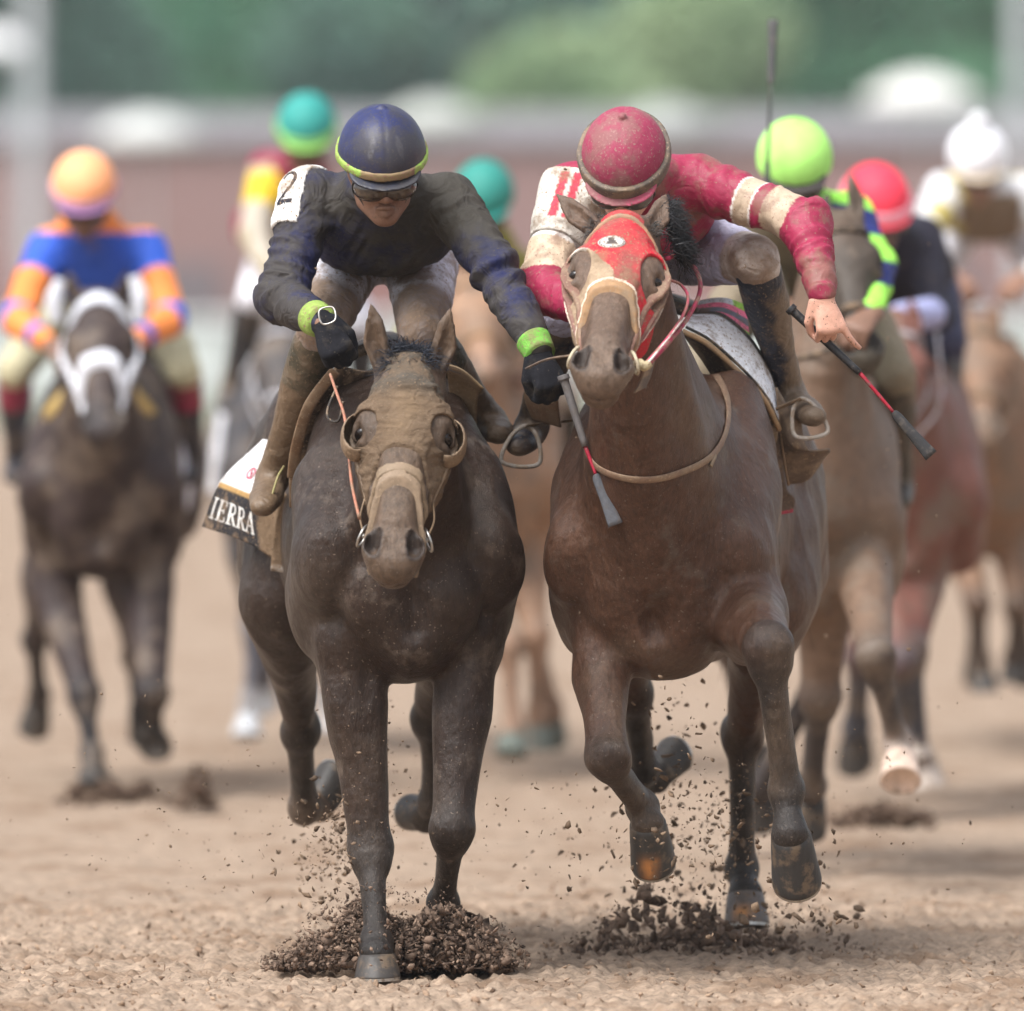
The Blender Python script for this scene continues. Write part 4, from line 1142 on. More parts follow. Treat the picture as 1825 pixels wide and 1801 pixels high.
# ---------------------------------------------------------------- the two leading jockeys
NAVY, LIME = (.014, .018, .075), (.30, .46, .09)
if want('r1'):
    J1 = dict(head=P(681, 292, .12), f=(.10, -.90, -.38), u=(.0, -.38, .90), nk=P(683, 345, .30), ch=P(676, 405, .46), pel=P(684, 420, .95),
              sh=[P(552, 350, .36), P(798, 358, .36)], el=[P(501, 530, .20), P(884, 482, .14)], wr=[P(574, 574, -.03), P(963, 630, -.06)],
              hip=[P(622, 450, .86), P(752, 450, .86)], kn=[P(572, 585, .42), P(752, 590, .42)], an=[P(489, 842, .70), P(868, 742, .74)], to=[P(470, 900, .50), P(888, 772, .58)],
              hand=[(.42, -.35, -.80), (.30, -.25, -.90)], back=[(-.2, -.9, .4), (.3, -.9, -.1)])
    def sf1(s, V, C):
        x, y, z = V[:, 0], V[:, 1], V[:, 2]
        t, d = arm_param(V, s.J['sh'][0], s.J['el'][0], s.J['wr'][0])
        m = np.clip(fbm(x, y, z, 4, 3, 3) * 1.6 + .45 - np.clip(d - .03, 0, .05) * 0, 0, .85) * (y < .6)
        C = C * (1 - m[:, None]) + np.array([.022, .021, .024]) * m[:, None]
        return C
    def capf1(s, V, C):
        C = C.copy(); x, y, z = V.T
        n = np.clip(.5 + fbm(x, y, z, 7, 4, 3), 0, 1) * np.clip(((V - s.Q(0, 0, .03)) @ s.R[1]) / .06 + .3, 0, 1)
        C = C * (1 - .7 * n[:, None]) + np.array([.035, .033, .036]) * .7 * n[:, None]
        for q in (-1, 1):  # two pale vent slits, helmet reflections painted into the cap colour
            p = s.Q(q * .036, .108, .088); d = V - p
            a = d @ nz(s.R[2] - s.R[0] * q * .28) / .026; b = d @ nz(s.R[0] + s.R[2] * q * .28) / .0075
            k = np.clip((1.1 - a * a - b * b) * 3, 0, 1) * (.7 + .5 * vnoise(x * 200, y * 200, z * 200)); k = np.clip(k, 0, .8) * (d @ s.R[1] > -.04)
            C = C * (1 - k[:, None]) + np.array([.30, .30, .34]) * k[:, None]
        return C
    def bf1(s, V, C):
        K = s.J['kn']; out = C.copy(); x, y, z = V.T
        for i in (0, 1):
            d = np.linalg.norm(V - K[i], axis=1) + .04 * fbm(x, y, z, 12, 3, 4)
            m = np.clip((.20 - d) / .05, 0, 1)[:, None] * .85
            out = out * (1 - m) + np.array([.20, .135, .09]) * m
        return out
    def bo1(s, V, C, i):
        K, A = s.J['kn'][i], s.J['an'][i]; ax = A - K; t = (V - K) @ ax / (ax @ ax)
        n = fbm(V[:, 0], V[:, 1], V[:, 2], 20, 2, 3) * .03
        m = np.clip((t + n - .36) / .02, 0, 1)[:, None]
        return np.array([.055, .046, .028]) * (1 - m) + np.array([.135, .088, .052]) * m
    r1 = Jockey('jockey in muddy navy silks and navy helmet with lime band, looking down in front', J1,
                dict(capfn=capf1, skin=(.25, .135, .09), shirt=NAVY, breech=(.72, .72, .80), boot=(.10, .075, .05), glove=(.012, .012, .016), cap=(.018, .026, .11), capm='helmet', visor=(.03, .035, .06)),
                h=.0055, silk='silk_navy', shirtfn=sf1, breechfn=bf1, bootfn=bo1, group='the two leading jockeys')
    r1.band(.018, .042, .006, LIME, 'cap', colfn=lambda V, C: np.where((np.abs(V[:, 0] - r1.J['head'][0] - .02 + .02 * fbm(V[:, 0], V[:, 1], V[:, 2], 30, 2)) < .07)[:, None], np.array([.26, .19, .10]), C))
    goggles(r1, (.05, .034, .026), (.02, .02, .02))
    cuff(r1, 0, .82, 1.0, .047, (.27, .38, .09)); cuff(r1, 1, .84, 1.01, .045, (.17, .42, .07))
    # watch-like transponder buckle on the left wrist
    w = lerp(J1['el'][0], J1['wr'][0], 1.0) + np.array([.012, -.045, .018])
    v, f = tube([w + np.array([-.018, 0, .012]), w + np.array([.016, .004, .02]), w + np.array([.022, -.01, -.012]), w + np.array([-.010, -.01, -.022])], .0028, None, (0, 1, 0), 6, 30, True)
    r1.th.part('wrist_buckle', v, f, M['metal'])
    # number cloth tied round the upper arm
    S_, E_ = J1['sh'][0], J1['el'][0]
    g = r1.gs.clone(); X, Y, Z = g.axes(); ax = nz(E_ - S_); L_ = np.linalg.norm(E_ - S_)
    tt = ((X - S_[0]) * ax[0] + (Y - S_[1]) * ax[1] + (Z - S_[2]) * ax[2]) / L_
    sx = nz(np.array([-1, -1.0, .25]) - ax * (np.array([-1, -1.0, .25]) @ ax)); sy = np.cross(ax, sx)
    aa = (X - S_[0]) * sx[0] + (Y - S_[1]) * sx[1] + (Z - S_[2]) * sx[2]
    bb = (X - S_[0]) * sy[0] + (Y - S_[1]) * sy[1] + (Z - S_[2]) * sy[2]
    g.d = np.maximum(np.maximum(g.d - .006, -(g.d + .003)), np.maximum(np.maximum(-.26 - tt, tt - .40) * L_, np.maximum(np.abs(bb) - .044, -aa))).astype(F32)
    nb = r1.th.sdf('number_patch', g, M['cloth'], base=(.80, .79, .76), sm=1)
    V_, Q_ = g.mesh(); bv = BVHTree.FromPolygons([tuple(a) for a in V_], [tuple(int(i) for i in q) for q in Q_])
    def decal(strokes, bvh, org, ux, uy, out, w, name, mt, col, th, parent, lift=.0012):
        """strokes drawn as ribbons in a plane and laid on the surface below; each stroke may carry its own width"""
        ux, uy, out = nz(ux), nz(uy), nz(out); parts = []
        for st in strokes:
            ww = w
            if isinstance(st, tuple): st, ww = st
            c = np.array(st, float)
            n = max(3, len(c) * 4)
            t = np.linspace(0, len(c) - 1, n); c = np.stack([np.interp(t, np.arange(len(c)), c[:, k]) for k in (0, 1)], 1)
            tg = np.gradient(c, axis=0); tg /= np.maximum(np.linalg.norm(tg, axis=1, keepdims=True), 1e-9)
            nn = np.stack([-tg[:, 1], tg[:, 0]], 1)
            V = []
            for a, b in zip(c, nn):
                for q in (-1, 0, 1):
                    e = a + b * q * ww / 2; p0 = org + ux * e[0] + uy * e[1]
                    hit = bvh.ray_cast(Vector(p0 + out * .3), Vector(-out))
                    p1 = np.array(hit[0]) + np.array(hit[1]) * lift if hit[0] is not None else p0
                    V.append(p1)
            Fs = []
            for i in range(len(c) - 1):
                for q in (0, 1): Fs.append((i * 3 + q, i * 3 + q + 1, i * 3 + 4 + q, i * 3 + 3 + q))
            parts.append((np.array(V), Fs))
        v, f = join(parts)
        return th.part(name, v, f, M[mt], np.tile(col, (len(v), 1)), parent)
    arc = [(math.cos(a) * .020, .026 + math.sin(a) * .020) for a in np.linspace(2.9, -.6, 9)]
    two = [arc + [(.004, -.006), (-.022, -.045)], ([(-.024, -.043), (.026, -.043)], .013)]
    ctr = lerp(S_, E_, .07) + sx * .07
    decal(two, bv, ctr, sy if sy[0] > 0 else -sy, -ax, sx, .0095, 'number_two', 'cloth', (.03, .03, .04), r1.th, nb)
if want('r1'):
    for q in (-1, 1):
        v, f = tube([r1.Q(q * .080, .02, .0), r1.Q(q * .074, .035, -.05), r1.Q(q * .045, .055, -.10), r1.Q(q * .012, .066, -.128)], .0055, .002, (0, 1, 0), 8, 20)
        r1.th.part('chin_strap', v, f, M['leather'], np.tile((.03, .028, .028), (len(v), 1)), r1.cap)
if want('r2'):
    J2 = dict(head=P(1113, 292, .12), f=(-.10, -.74, -.66), u=(-.05, -.66, .74), nk=P(1130, 320, .32), ch=P(1140, 372, .50), pel=P(1165, 395, .98),
              sh=[P(1022, 338, .38), P(1240, 325, .38)], el=[P(966, 512, .22), P(1434, 392, .22)], wr=[P(1044, 556, .02), P(1468, 528, .04)],
              hip=[P(1090, 435, .90), P(1228, 440, .88)], kn=[P(1000, 560, .45), P(1346, 462, .42)], an=[P(950, 752, .72), P(1404, 692, .74)], to=[P(925, 792, .52), P(1450, 740, .55)],
              hand=[(.3, -.6, -.6), (.22, -.18, -.95)], back=[(-.2, -.5, .8), (.25, -.95, .1)])
    CR = (.30, .018, .060)
    def sf2(s, V, C):
        C = C.copy()
        t, d = arm_param(V, s.J['sh'][1], s.J['el'][1], s.J['wr'][1])
        m = ((t > .47) & (t < .60)) | ((t > .71) & (t < .93))
        C[m & (d < .09)] = (.52, .40, .29)
        m2 = ((t > .455) & (t <= .47)) | ((t >= .60) & (t < .612))
        C[m2 & (d < .09)] = (.8, .75, .7)
        t, d = arm_param(V, s.J['sh'][0], s.J['el'][0], s.J['wr'][0])
        m = (t > .52) & (t < .90); C[m & (d < .09)] = (.60, .46, .33)
        m = (t > .52) & (t < .60); C[m & (d < .09)] = (.75, .72, .68)
        return C
    def bf2(s, V, C):
        x, y, z = V.T; out = C.copy()
        d = np.linalg.norm(V - s.J['kn'][1], axis=1) + .03 * fbm(x, y, z, 15, 3, 4)
        m = np.clip((.12 - d) / .015, 0, 1)[:, None]
        n = np.clip(fbm(x, y, z, 16, 4, 8) * 1.3 + .5, .1, .9)[:, None]
        return out * (1 - m) + (np.array([.24, .16, .11]) * n + np.array([.62, .56, .52]) * (1 - n)) * m
    def bo2(s, V, C, i):
        n = fbm(V[:, 0], V[:, 1], V[:, 2], 9, 3, 6)
        K, A = s.J['kn'][i], s.J['an'][i]
        m = np.clip((V[:, 0] - lerp(K, A, .5)[0] - .012 + n * .04) / .02, 0, 1)[:, None] if i else np.clip(n * 3 + .3, 0, 1)[:, None]
        out = np.array([.014, .016, .028]) * (1 - m) + np.array([.15, .105, .07]) * m
        t = (V - K) @ (A - K) / ((A - K) @ (A - K)); q = np.clip((t - 1.0) / .03, 0, 1)[:, None]
        return out * (1 - q) + np.array([.06, .03, .028]) * q
    r2 = Jockey('jockey in crimson silks and crimson helmet, holding a whip out in bare right hand', J2,
                dict(skin=(.62, .34, .25), shirt=CR, breech=(.46, .44, .56), boot=(.02, .02, .03), glove=(.01, .01, .012), caps=.95, cap=(.31, .038, .085), capm='cap', visor=(.42, .08, .13)),
                h=.0055, silk='silk', shirtfn=sf2, breechfn=bf2, bootfn=bo2, glove=False, group='the two leading jockeys', point=1, curl=(1.15, 1.2, .9), brm='breech_clean')
    r2.band(.000, .046, .013, (.12, .095, .075), 'leather', 'goggle_strap')
    S_, E_ = J2['sh'][0], J2['el'][0]
    g = r2.gs.clone(); X, Y, Z = g.axes(); ax = nz(E_ - S_); L_ = np.linalg.norm(E_ - S_)
    tt = ((X - S_[0]) * ax[0] + (Y - S_[1]) * ax[1] + (Z - S_[2]) * ax[2]) / L_
    g.d = np.maximum(np.maximum(g.d - .009, -(g.d + .003)), np.maximum(-.06 - tt, tt - .56) * L_ ).astype(F32)
    bb = (X - S_[0]) * 1.0 + Y * 0 + (Z - S_[2]) * .3
    g.d = np.maximum(g.d, bb - .07).astype(F32)
    def cf(V, C):
        q = (V[:, 0] - S_[0]) + (V[:, 2] - S_[2]) * -.32; t = (V - S_) @ ax / L_
        m = ((np.abs(q + .035) < .011) | (np.abs(q + .0) < .011)) & (t > .0) & (t < .44)
        C = C.copy(); C[m] = (.55, .07, .10); return C
    r2.th.sdf('number_patch', g, M['cloth'], base=(.62, .58, .52), sm=1, colfn=cf)
    goggles(r2, (.10, .09, .08), (.12, .11, .10))
# whips
if want('whip'):
    whip('black and red whip in the navy jockey\'s gloved hand, hanging between the leading horses', P(1003, 668, -.16), P(1043, 795, -.17), P(1062, 845, -.18), P(1097, 935, -.2), .017, (( .14, .13, .13), (.42, .02, .05), (.10, .105, .12)))
    whip('whip with red shaft and black flap held out at right by the crimson jockey', P(1407, 548, .07), P(1532, 664, .05), P(1592, 734, .04), P(1660, 812, .03), .016)
# ---------------------------------------------------------------- tack of the two leading horses
def ray_body(hs, px, py, lift=.006):
    """the spot of the horse's surface seen at a photo pixel: straps are laid on the coat there"""
    if hs.bvh is None:
        V, Q = hs.VQ; hs.bvh = BVHTree.FromPolygons(V.tolist(), Q.tolist())
    o = np.array([0, -CAM_D, CAM_H]); d = nz(P(px, py, 0) - o)
    h = hs.bvh.ray_cast(Vector(o + d * 20), Vector(d))
    if h[0] is None: return None, None
    return np.array(h[0]) + np.array(h[1]) * lift, np.array(h[1])
def body_strap(hs, pts, w, name, col, mt='leather', lift=.006, parent=None):
    c = cat_rom(np.array(pts, float), len(pts) * 7)
    Q = [ray_body(hs, a, b, lift) for a, b in c]; Q = [q for q in Q if q[0] is not None]
    pos = np.array([q[0] for q in Q]); nr = np.array([q[1] for q in Q])
    for _ in range(3): pos[1:-1] = .5 * pos[1:-1] + .25 * (pos[:-2] + pos[2:]); nr[1:-1] = .5 * nr[1:-1] + .25 * (nr[:-2] + nr[2:])
    tg = np.gradient(pos, axis=0); sd = np.cross(tg, nr)
    V, F_ = tube(pos, w, .003, sd, 10, len(pos))
    return hs.th.part(name, V, F_, M[mt], np.tile(col, (len(V), 1)), parent)
def loop(hs, pts, r, name, col, mt='leather', rd=None, closed=False, side=(0, 1, 0), n=None, parent=None, th=None):
    v, f = tube(pts, r, rd, side, 10, n or len(pts) * 10, closed)
    return (th or hs.th).part(name, v, f, M[mt], np.tile(col, (len(v), 1)), parent)
def panel(hs, ctrl, name, mt, colfn, thick=.006, nu=30, nv=30, wr=.006, parent=None, seed=0, rim=None):
    V, F_, S, N = sheet([[P(*q) for q in r] for r in ctrl], thick, nu, nv, wr, seed)
    U, W_ = np.meshgrid(np.linspace(0, 1, nu), np.linspace(0, 1, nv), indexing='ij')
    c = np.array([colfn(a, b) for a, b in zip(U.ravel(), W_.ravel())], float)
    o = hs.th.part(name, V, F_, M[mt], np.concatenate([c, c]), parent)
    if rim:
        idx = {'top': S[0], 'bottom': S[-1], 'left': S[:, 0], 'right': S[:, -1]}[rim[0]]
        v, f = tube(idx, rim[1], rim[1] * .7, (0, 1, 0), 10, nu)
        hs.th.part('edge_binding', v, f, M['leather'], np.tile(rim[2], (len(v), 1)), o)
    return o, S, N
MB_, TAN, DK = (.115, .078, .05), (.26, .175, .105), (.03, .024, .02)

if want('h1'):
    gh = Grid([p for p in h1.hp if not (p.op == 'u' and isinstance(p, Limb) and len(p.p) == 4 and p.rw[-1] == .004)], .0032)
    U, W_, N_ = hcoord(h1.H, gh)
    hood = gh.clone()
    edge = U - 1.15 * (-N_) - .285            # lower edge sweeps down over the cheeks
    eyeh = [1 - np.sqrt(((U - .208) / .044) ** 2 + ((W_ - s_ * .100) / .036) ** 2) for s_ in (-1, 1)]
    reg = np.maximum(np.maximum(edge, -.015 - U), np.maximum(eyeh[0] * .03, eyeh[1] * .03))
    hood.d = np.maximum(np.maximum(gh.d - .0065, -(gh.d + .004)), reg).astype(F32)
    hood.displace(.0020, 40, 3, 4); hood.displace(.0045, 1.0, 2, 6, (11, 11, 70))
    def hc1(V, C):
        x, y, z = V.T; q = (V - h1.H.o) @ h1.H.u; w = (V - h1.H.o) @ h1.H.w
        n = fbm(x, y, z, 9, 3, 5)
        a = np.clip((.13 - q + n * .05) / .05, 0, 1)[:, None]
        b = np.clip(1 - np.abs(w) / .05 + n * .5, 0, 1)[:, None] * np.clip((q - .1) / .05, 0, 1)[:, None]
        C = np.array([.125, .086, .056]) * (1 - a) + np.array([.085, .072, .058]) * a
        return C * (1 - b * .7) + np.array([.20, .138, .085]) * b * .7
    hood_o = h1.th.sdf('blinker_hood', hood, M['hoodmud'], base=(.2, .15, .1), colfn=hc1, sm=1)
    for s_ in (-1, 1):
        R = (h1.H.w, h1.H.u, h1.H.n)
        c = h1.H(.212, s_ * .108, -.062)
        g = Grid([Ell(c, (.046, .064, .060), R, .01)], .003)
        u, w, n = hcoord(h1.H, g); cn = -.062
        full = g.d.copy()
        g.d = np.maximum(np.maximum(full, -(full + .0045)), np.maximum((n - cn) - .028 , (-s_ * w + .098))).astype(F32)
        g.displace(.001, 50, 2, 3)
        h1.th.sdf('blinker_cup', g, M['leather'], base=(.17, .115, .07), parent=hood_o, sm=1)
    strap(h1, gh, lambda u, w, n: (u + .9 * n - .350) * .75, .0085, .010, 'noseband', 'leather', (.21, .15, .095), extra=lambda u, w, n: -n - .105)
    strap(h1, gh, lambda u, w, n: (u + 1.7 * n - .385) * .55, .0055, .0115, 'flash_strap', 'leather', (.22, .155, .10), extra=lambda u, w, n: -n - .105)
    strap(h1, gh, lambda u, w, n: n + .088 + .12 * (u - .3), .006, .009, 'cheekpiece', 'leather', MB_, extra=lambda u, w, n: np.maximum(np.abs(u - .34) - .15, -np.abs(w) + .02))
    # bit rings and the straps hanging at the corners of the mouth
    for s_ in (-1, 1):
        c = h1.H(.475, s_ * .078, -.085)
        pts = [c + h1.H.u * math.cos(a) * .027 + h1.H.n * math.sin(a) * .027 + h1.H.w * s_ * .012 * math.cos(a) for a in np.linspace(0, 2 * math.pi, 9)[:-1]]
        bt = loop(h1, pts, .0035, 'bit_ring', (.5, .48, .45), 'metal', closed=True)
        loop(h1, [h1.H(.475, s_ * .03, -.082), h1.H(.478, s_ * .06, -.084), c], .006, 'bit_mouthpiece', (.4, .4, .4), 'metal', parent=bt)
        loop(h1, [h1.H(.36, s_ * .082, -.10), h1.H(.42, s_ * .088, -.085), c + h1.H.n * .02], .0065, 'bit_strap', TAN, rd=.0025, side=(0, 1, 0))
    loop(h1, [P(589, 668, -.1), P(600, 700, -.15), P(614, 742, -.3), P(621, 800, -.46), P(627, 862, -.62), P(640, 922, -.74)], .0075, 'rein', (.42, .17, .11), rd=.004)
    loop(h1, [P(600, 690, -.1), P(584, 730, -.15), P(588, 748, -.18), P(604, 748, -.2), P(612, 715, -.2)], .008, 'rein_buckle_loop', DK, rd=.004)
    # forelock between the ears
    n = 700; rt = [h1.H(rng.uniform(-.035, .03), rng.uniform(-.045, .045), -.05 + rng.normal(0, .012)) for _ in range(n)]
    v, q = hair(rt, [np.array([rng.normal(0, .7), -.15, .55 + rng.normal(0, .3)]) for _ in range(n)], .075, .0018, 7, .5, .009, 12)
    h1.th.part('forelock', v, q, M['hair'], np.tile((.020, .024, .036), (len(v), 1)))
    # saddle cloth flaring out behind the rider's boot
    def cc(u, w):
        md = fbm(np.array([w * 3.0]), np.array([u * 3.0]), np.array([.3]), 1.6, 3, 3)[0]
        if u < .50: c = (.74, .73, .75)
        elif u < .575: c = (.42, .26, .10)
        else: c = (.028, .027, .030)
        if u < .52 and u > .49: c = (.78, .77, .76)
        k = min(max((w - .62 + md * .12) / .06, 0), 1)
        return tuple(a * (1 - k) + b * k for a, b in zip(c, (.17, .115, .07)))
    cl, S, N = panel(h1, [[(470, 784, 1.12), (500, 788, .97), (535, 796, .80)], [(396, 856, 1.20), (452, 878, 1.0), (512, 902, .84)], [(361, 938, 1.25), (440, 966, 1.04), (516, 1012, .88)]],
                     'saddle_cloth', 'cloth', cc, .006, 60, 60, .004)
    SP = S; NU = S.shape[0] - 1
    def on_sheet(u, w, lift):
        a, b = np.clip(u, 0, 1) * NU, np.clip(w, 0, 1) * (S.shape[1] - 1)
        i, j = int(min(a, NU - 1)), int(min(b, S.shape[1] - 2)); fa, fb_ = a - i, b - j
        p = (S[i, j] * (1 - fa) + S[i + 1, j] * fa) * (1 - fb_) + (S[i, j + 1] * (1 - fa) + S[i + 1, j + 1] * fa) * fb_
        nn = N[i, j]; nn = nn if nn[1] < 0 else -nn
        return p + nn * lift
    def sheet_strokes(strokes, name, col, lift=.0045):
        parts = []
        for pts, w in strokes:
            c = np.array(pts, float); n = max(4, len(c) * 4); t = np.linspace(0, len(c) - 1, n)
            c = np.stack([np.interp(t, np.arange(len(c)), c[:, k]) for k in (0, 1)], 1)
            tg = np.gradient(c, axis=0); tg[:, 0] *= 1.0; tg /= np.maximum(np.linalg.norm(tg, axis=1, keepdims=True), 1e-9)
            nn = np.stack([-tg[:, 1], tg[:, 0]], 1); V = []; Fs = []
            for a, b in zip(c, nn):
                for q in (-1, 1):
                    e = a + b * q * w / 2; V.append(on_sheet(e[1], e[0], lift))
            for i in range(len(c) - 1): Fs.append((i * 2, i * 2 + 1, i * 2 + 3, i * 2 + 2))
            parts.append((np.array(V), Fs))
        v, f = join(parts); h1.th.part(name, v, f, M['cloth'], np.tile(col, (len(v), 1)), cl)
    # letters I E R R A in a serif face; x along the cloth (w), y down (u)
    def letter(ch, x0, wd, y0, y1):
        X = lambda a: x0 + wd * a; Y = lambda b: y1 + (y0 - y1) * b; T_, t_ = wd * .26, .013
        o = []
        sf = lambda a, b, y: o.append(([(X(a), Y(y)), (X(b), Y(y))], t_))
        if ch == 'I': o.append(([(X(.5), Y(0)), (X(.5), Y(1))], T_ * 1.1)); sf(.1, .9, 0); sf(.1, .9, 1)
        if ch in 'ER': o.append(([(X(.22), Y(0)), (X(.22), Y(1))], T_)); sf(-.05, .5, 0); sf(-.05, .5, 1)
        if ch == 'E':
            sf(.2, .9, 1); sf(.2, .9, 0); sf(.2, .7, .52); o.append(([(X(.9), Y(1)), (X(.9), Y(.78))], t_)); o.append(([(X(.92), Y(0)), (X(.92), Y(.24))], t_)); o.append(([(X(.7), Y(.38)), (X(.7), Y(.64))], t_))
        if ch == 'R':
            o.append(([(X(.2), Y(1)), (X(.6), Y(.98)), (X(.78), Y(.86)), (X(.78), Y(.64)), (X(.6), Y(.52)), (X(.2), Y(.5))], T_ * .62))
            o.append(([(X(.45), Y(.5)), (X(.72), Y(.18)), (X(.88), Y(0))], T_ * .8)); sf(.75, 1.05, 0)
        if ch == 'A':
            o.append(([(X(.5), Y(1)), (X(.88), Y(0))], T_ * .85)); o.append(([(X(.5), Y(1)), (X(.12), Y(0))], t_)); o.append(([(X(.25), Y(.32)), (X(.72), Y(.32))], t_)); sf(-.05, .3, 0); sf(.68, 1.05, 0)
        return o
    st = []
    for ch, x, w_ in (('I', .035, .07), ('E', .125, .105), ('R', .25, .11), ('R', .375, .10), ('A', .485, .10)): st += letter(ch, x, w_, .68, .885)
    sheet_strokes(st, 'lettering', (.74, .73, .70))
    ring = lambda r, c0=.36, r0=.34: [(c0 + math.cos(a) * r, r0 + math.sin(a) * r * .9) for a in np.linspace(0, 2 * math.pi, 20)]
    sheet_strokes([(ring(.055), .018), ([(.34, .31), (.36, .35), (.38, .33), (.37, .37)], .016)], 'round_emblem', (.50, .10, .16))
    # saddle, flap leather and girth
    panel(h1, [[(604, 650, .30), (640, 660, .34), (680, 660, .40)], [(545, 740, .36), (590, 740, .40), (640, 740, .45)], [(522, 820, .48), (560, 830, .50), (600, 830, .55)], [(519, 900, .58), (545, 900, .60), (580, 900, .62)]],
          'saddle_flap', 'leather', lambda u, w: (.045, .032, .024), .006, 30, 16, .003, rim=('left', .009, (.20, .125, .07)))
    loop(h1, [P(598, 660, .26), P(566, 700, .28), P(545, 738, .30), P(528, 800, .36), P(522, 850, .42)], .016, 'breast_strap', (.19, .115, .065), rd=.004, side=(1, 0, .3))
    panel(h1, [[(500, 880, .80), (545, 880, .80)], [(488, 950, .84), (530, 950, .84)], [(482, 1016, .86), (526, 1022, .86)]], 'girth_panel', 'cloth', lambda u, w: (.175, .12, .075) if u < .93 else (.5, .45, .4), .01, 20, 12, .003)
    panel(h1, [[(796, 648, .28), (826, 660, .28), (861, 692, .30)], [(800, 690, .36), (830, 700, .36), (850, 715, .36)], [(806, 760, .46), (836, 770, .46), (850, 790, .46)]], 'saddle_flap', 'leather', lambda u, w: (.22, .145, .08), .006, 18, 14, .002, rim=('top', .004, (.42, .30, .17)))
    panel(h1, [[(600, 640, .62), (690, 615, .6), (790, 640, .62)], [(590, 640, .9), (690, 606, .9), (790, 640, .9)], [(600, 640, 1.15), (690, 600, 1.2), (780, 640, 1.15)]], 'saddle', 'leather', lambda u, w: (.04, .03, .025), .03, 16, 16, .001)
    loop(h1, [P(505, 832, .60), P(495, 850, .56), P(484, 885, .54), P(478, 898, .54)], .006, 'stirrup_strap', (.30, .27, .11), rd=.003)

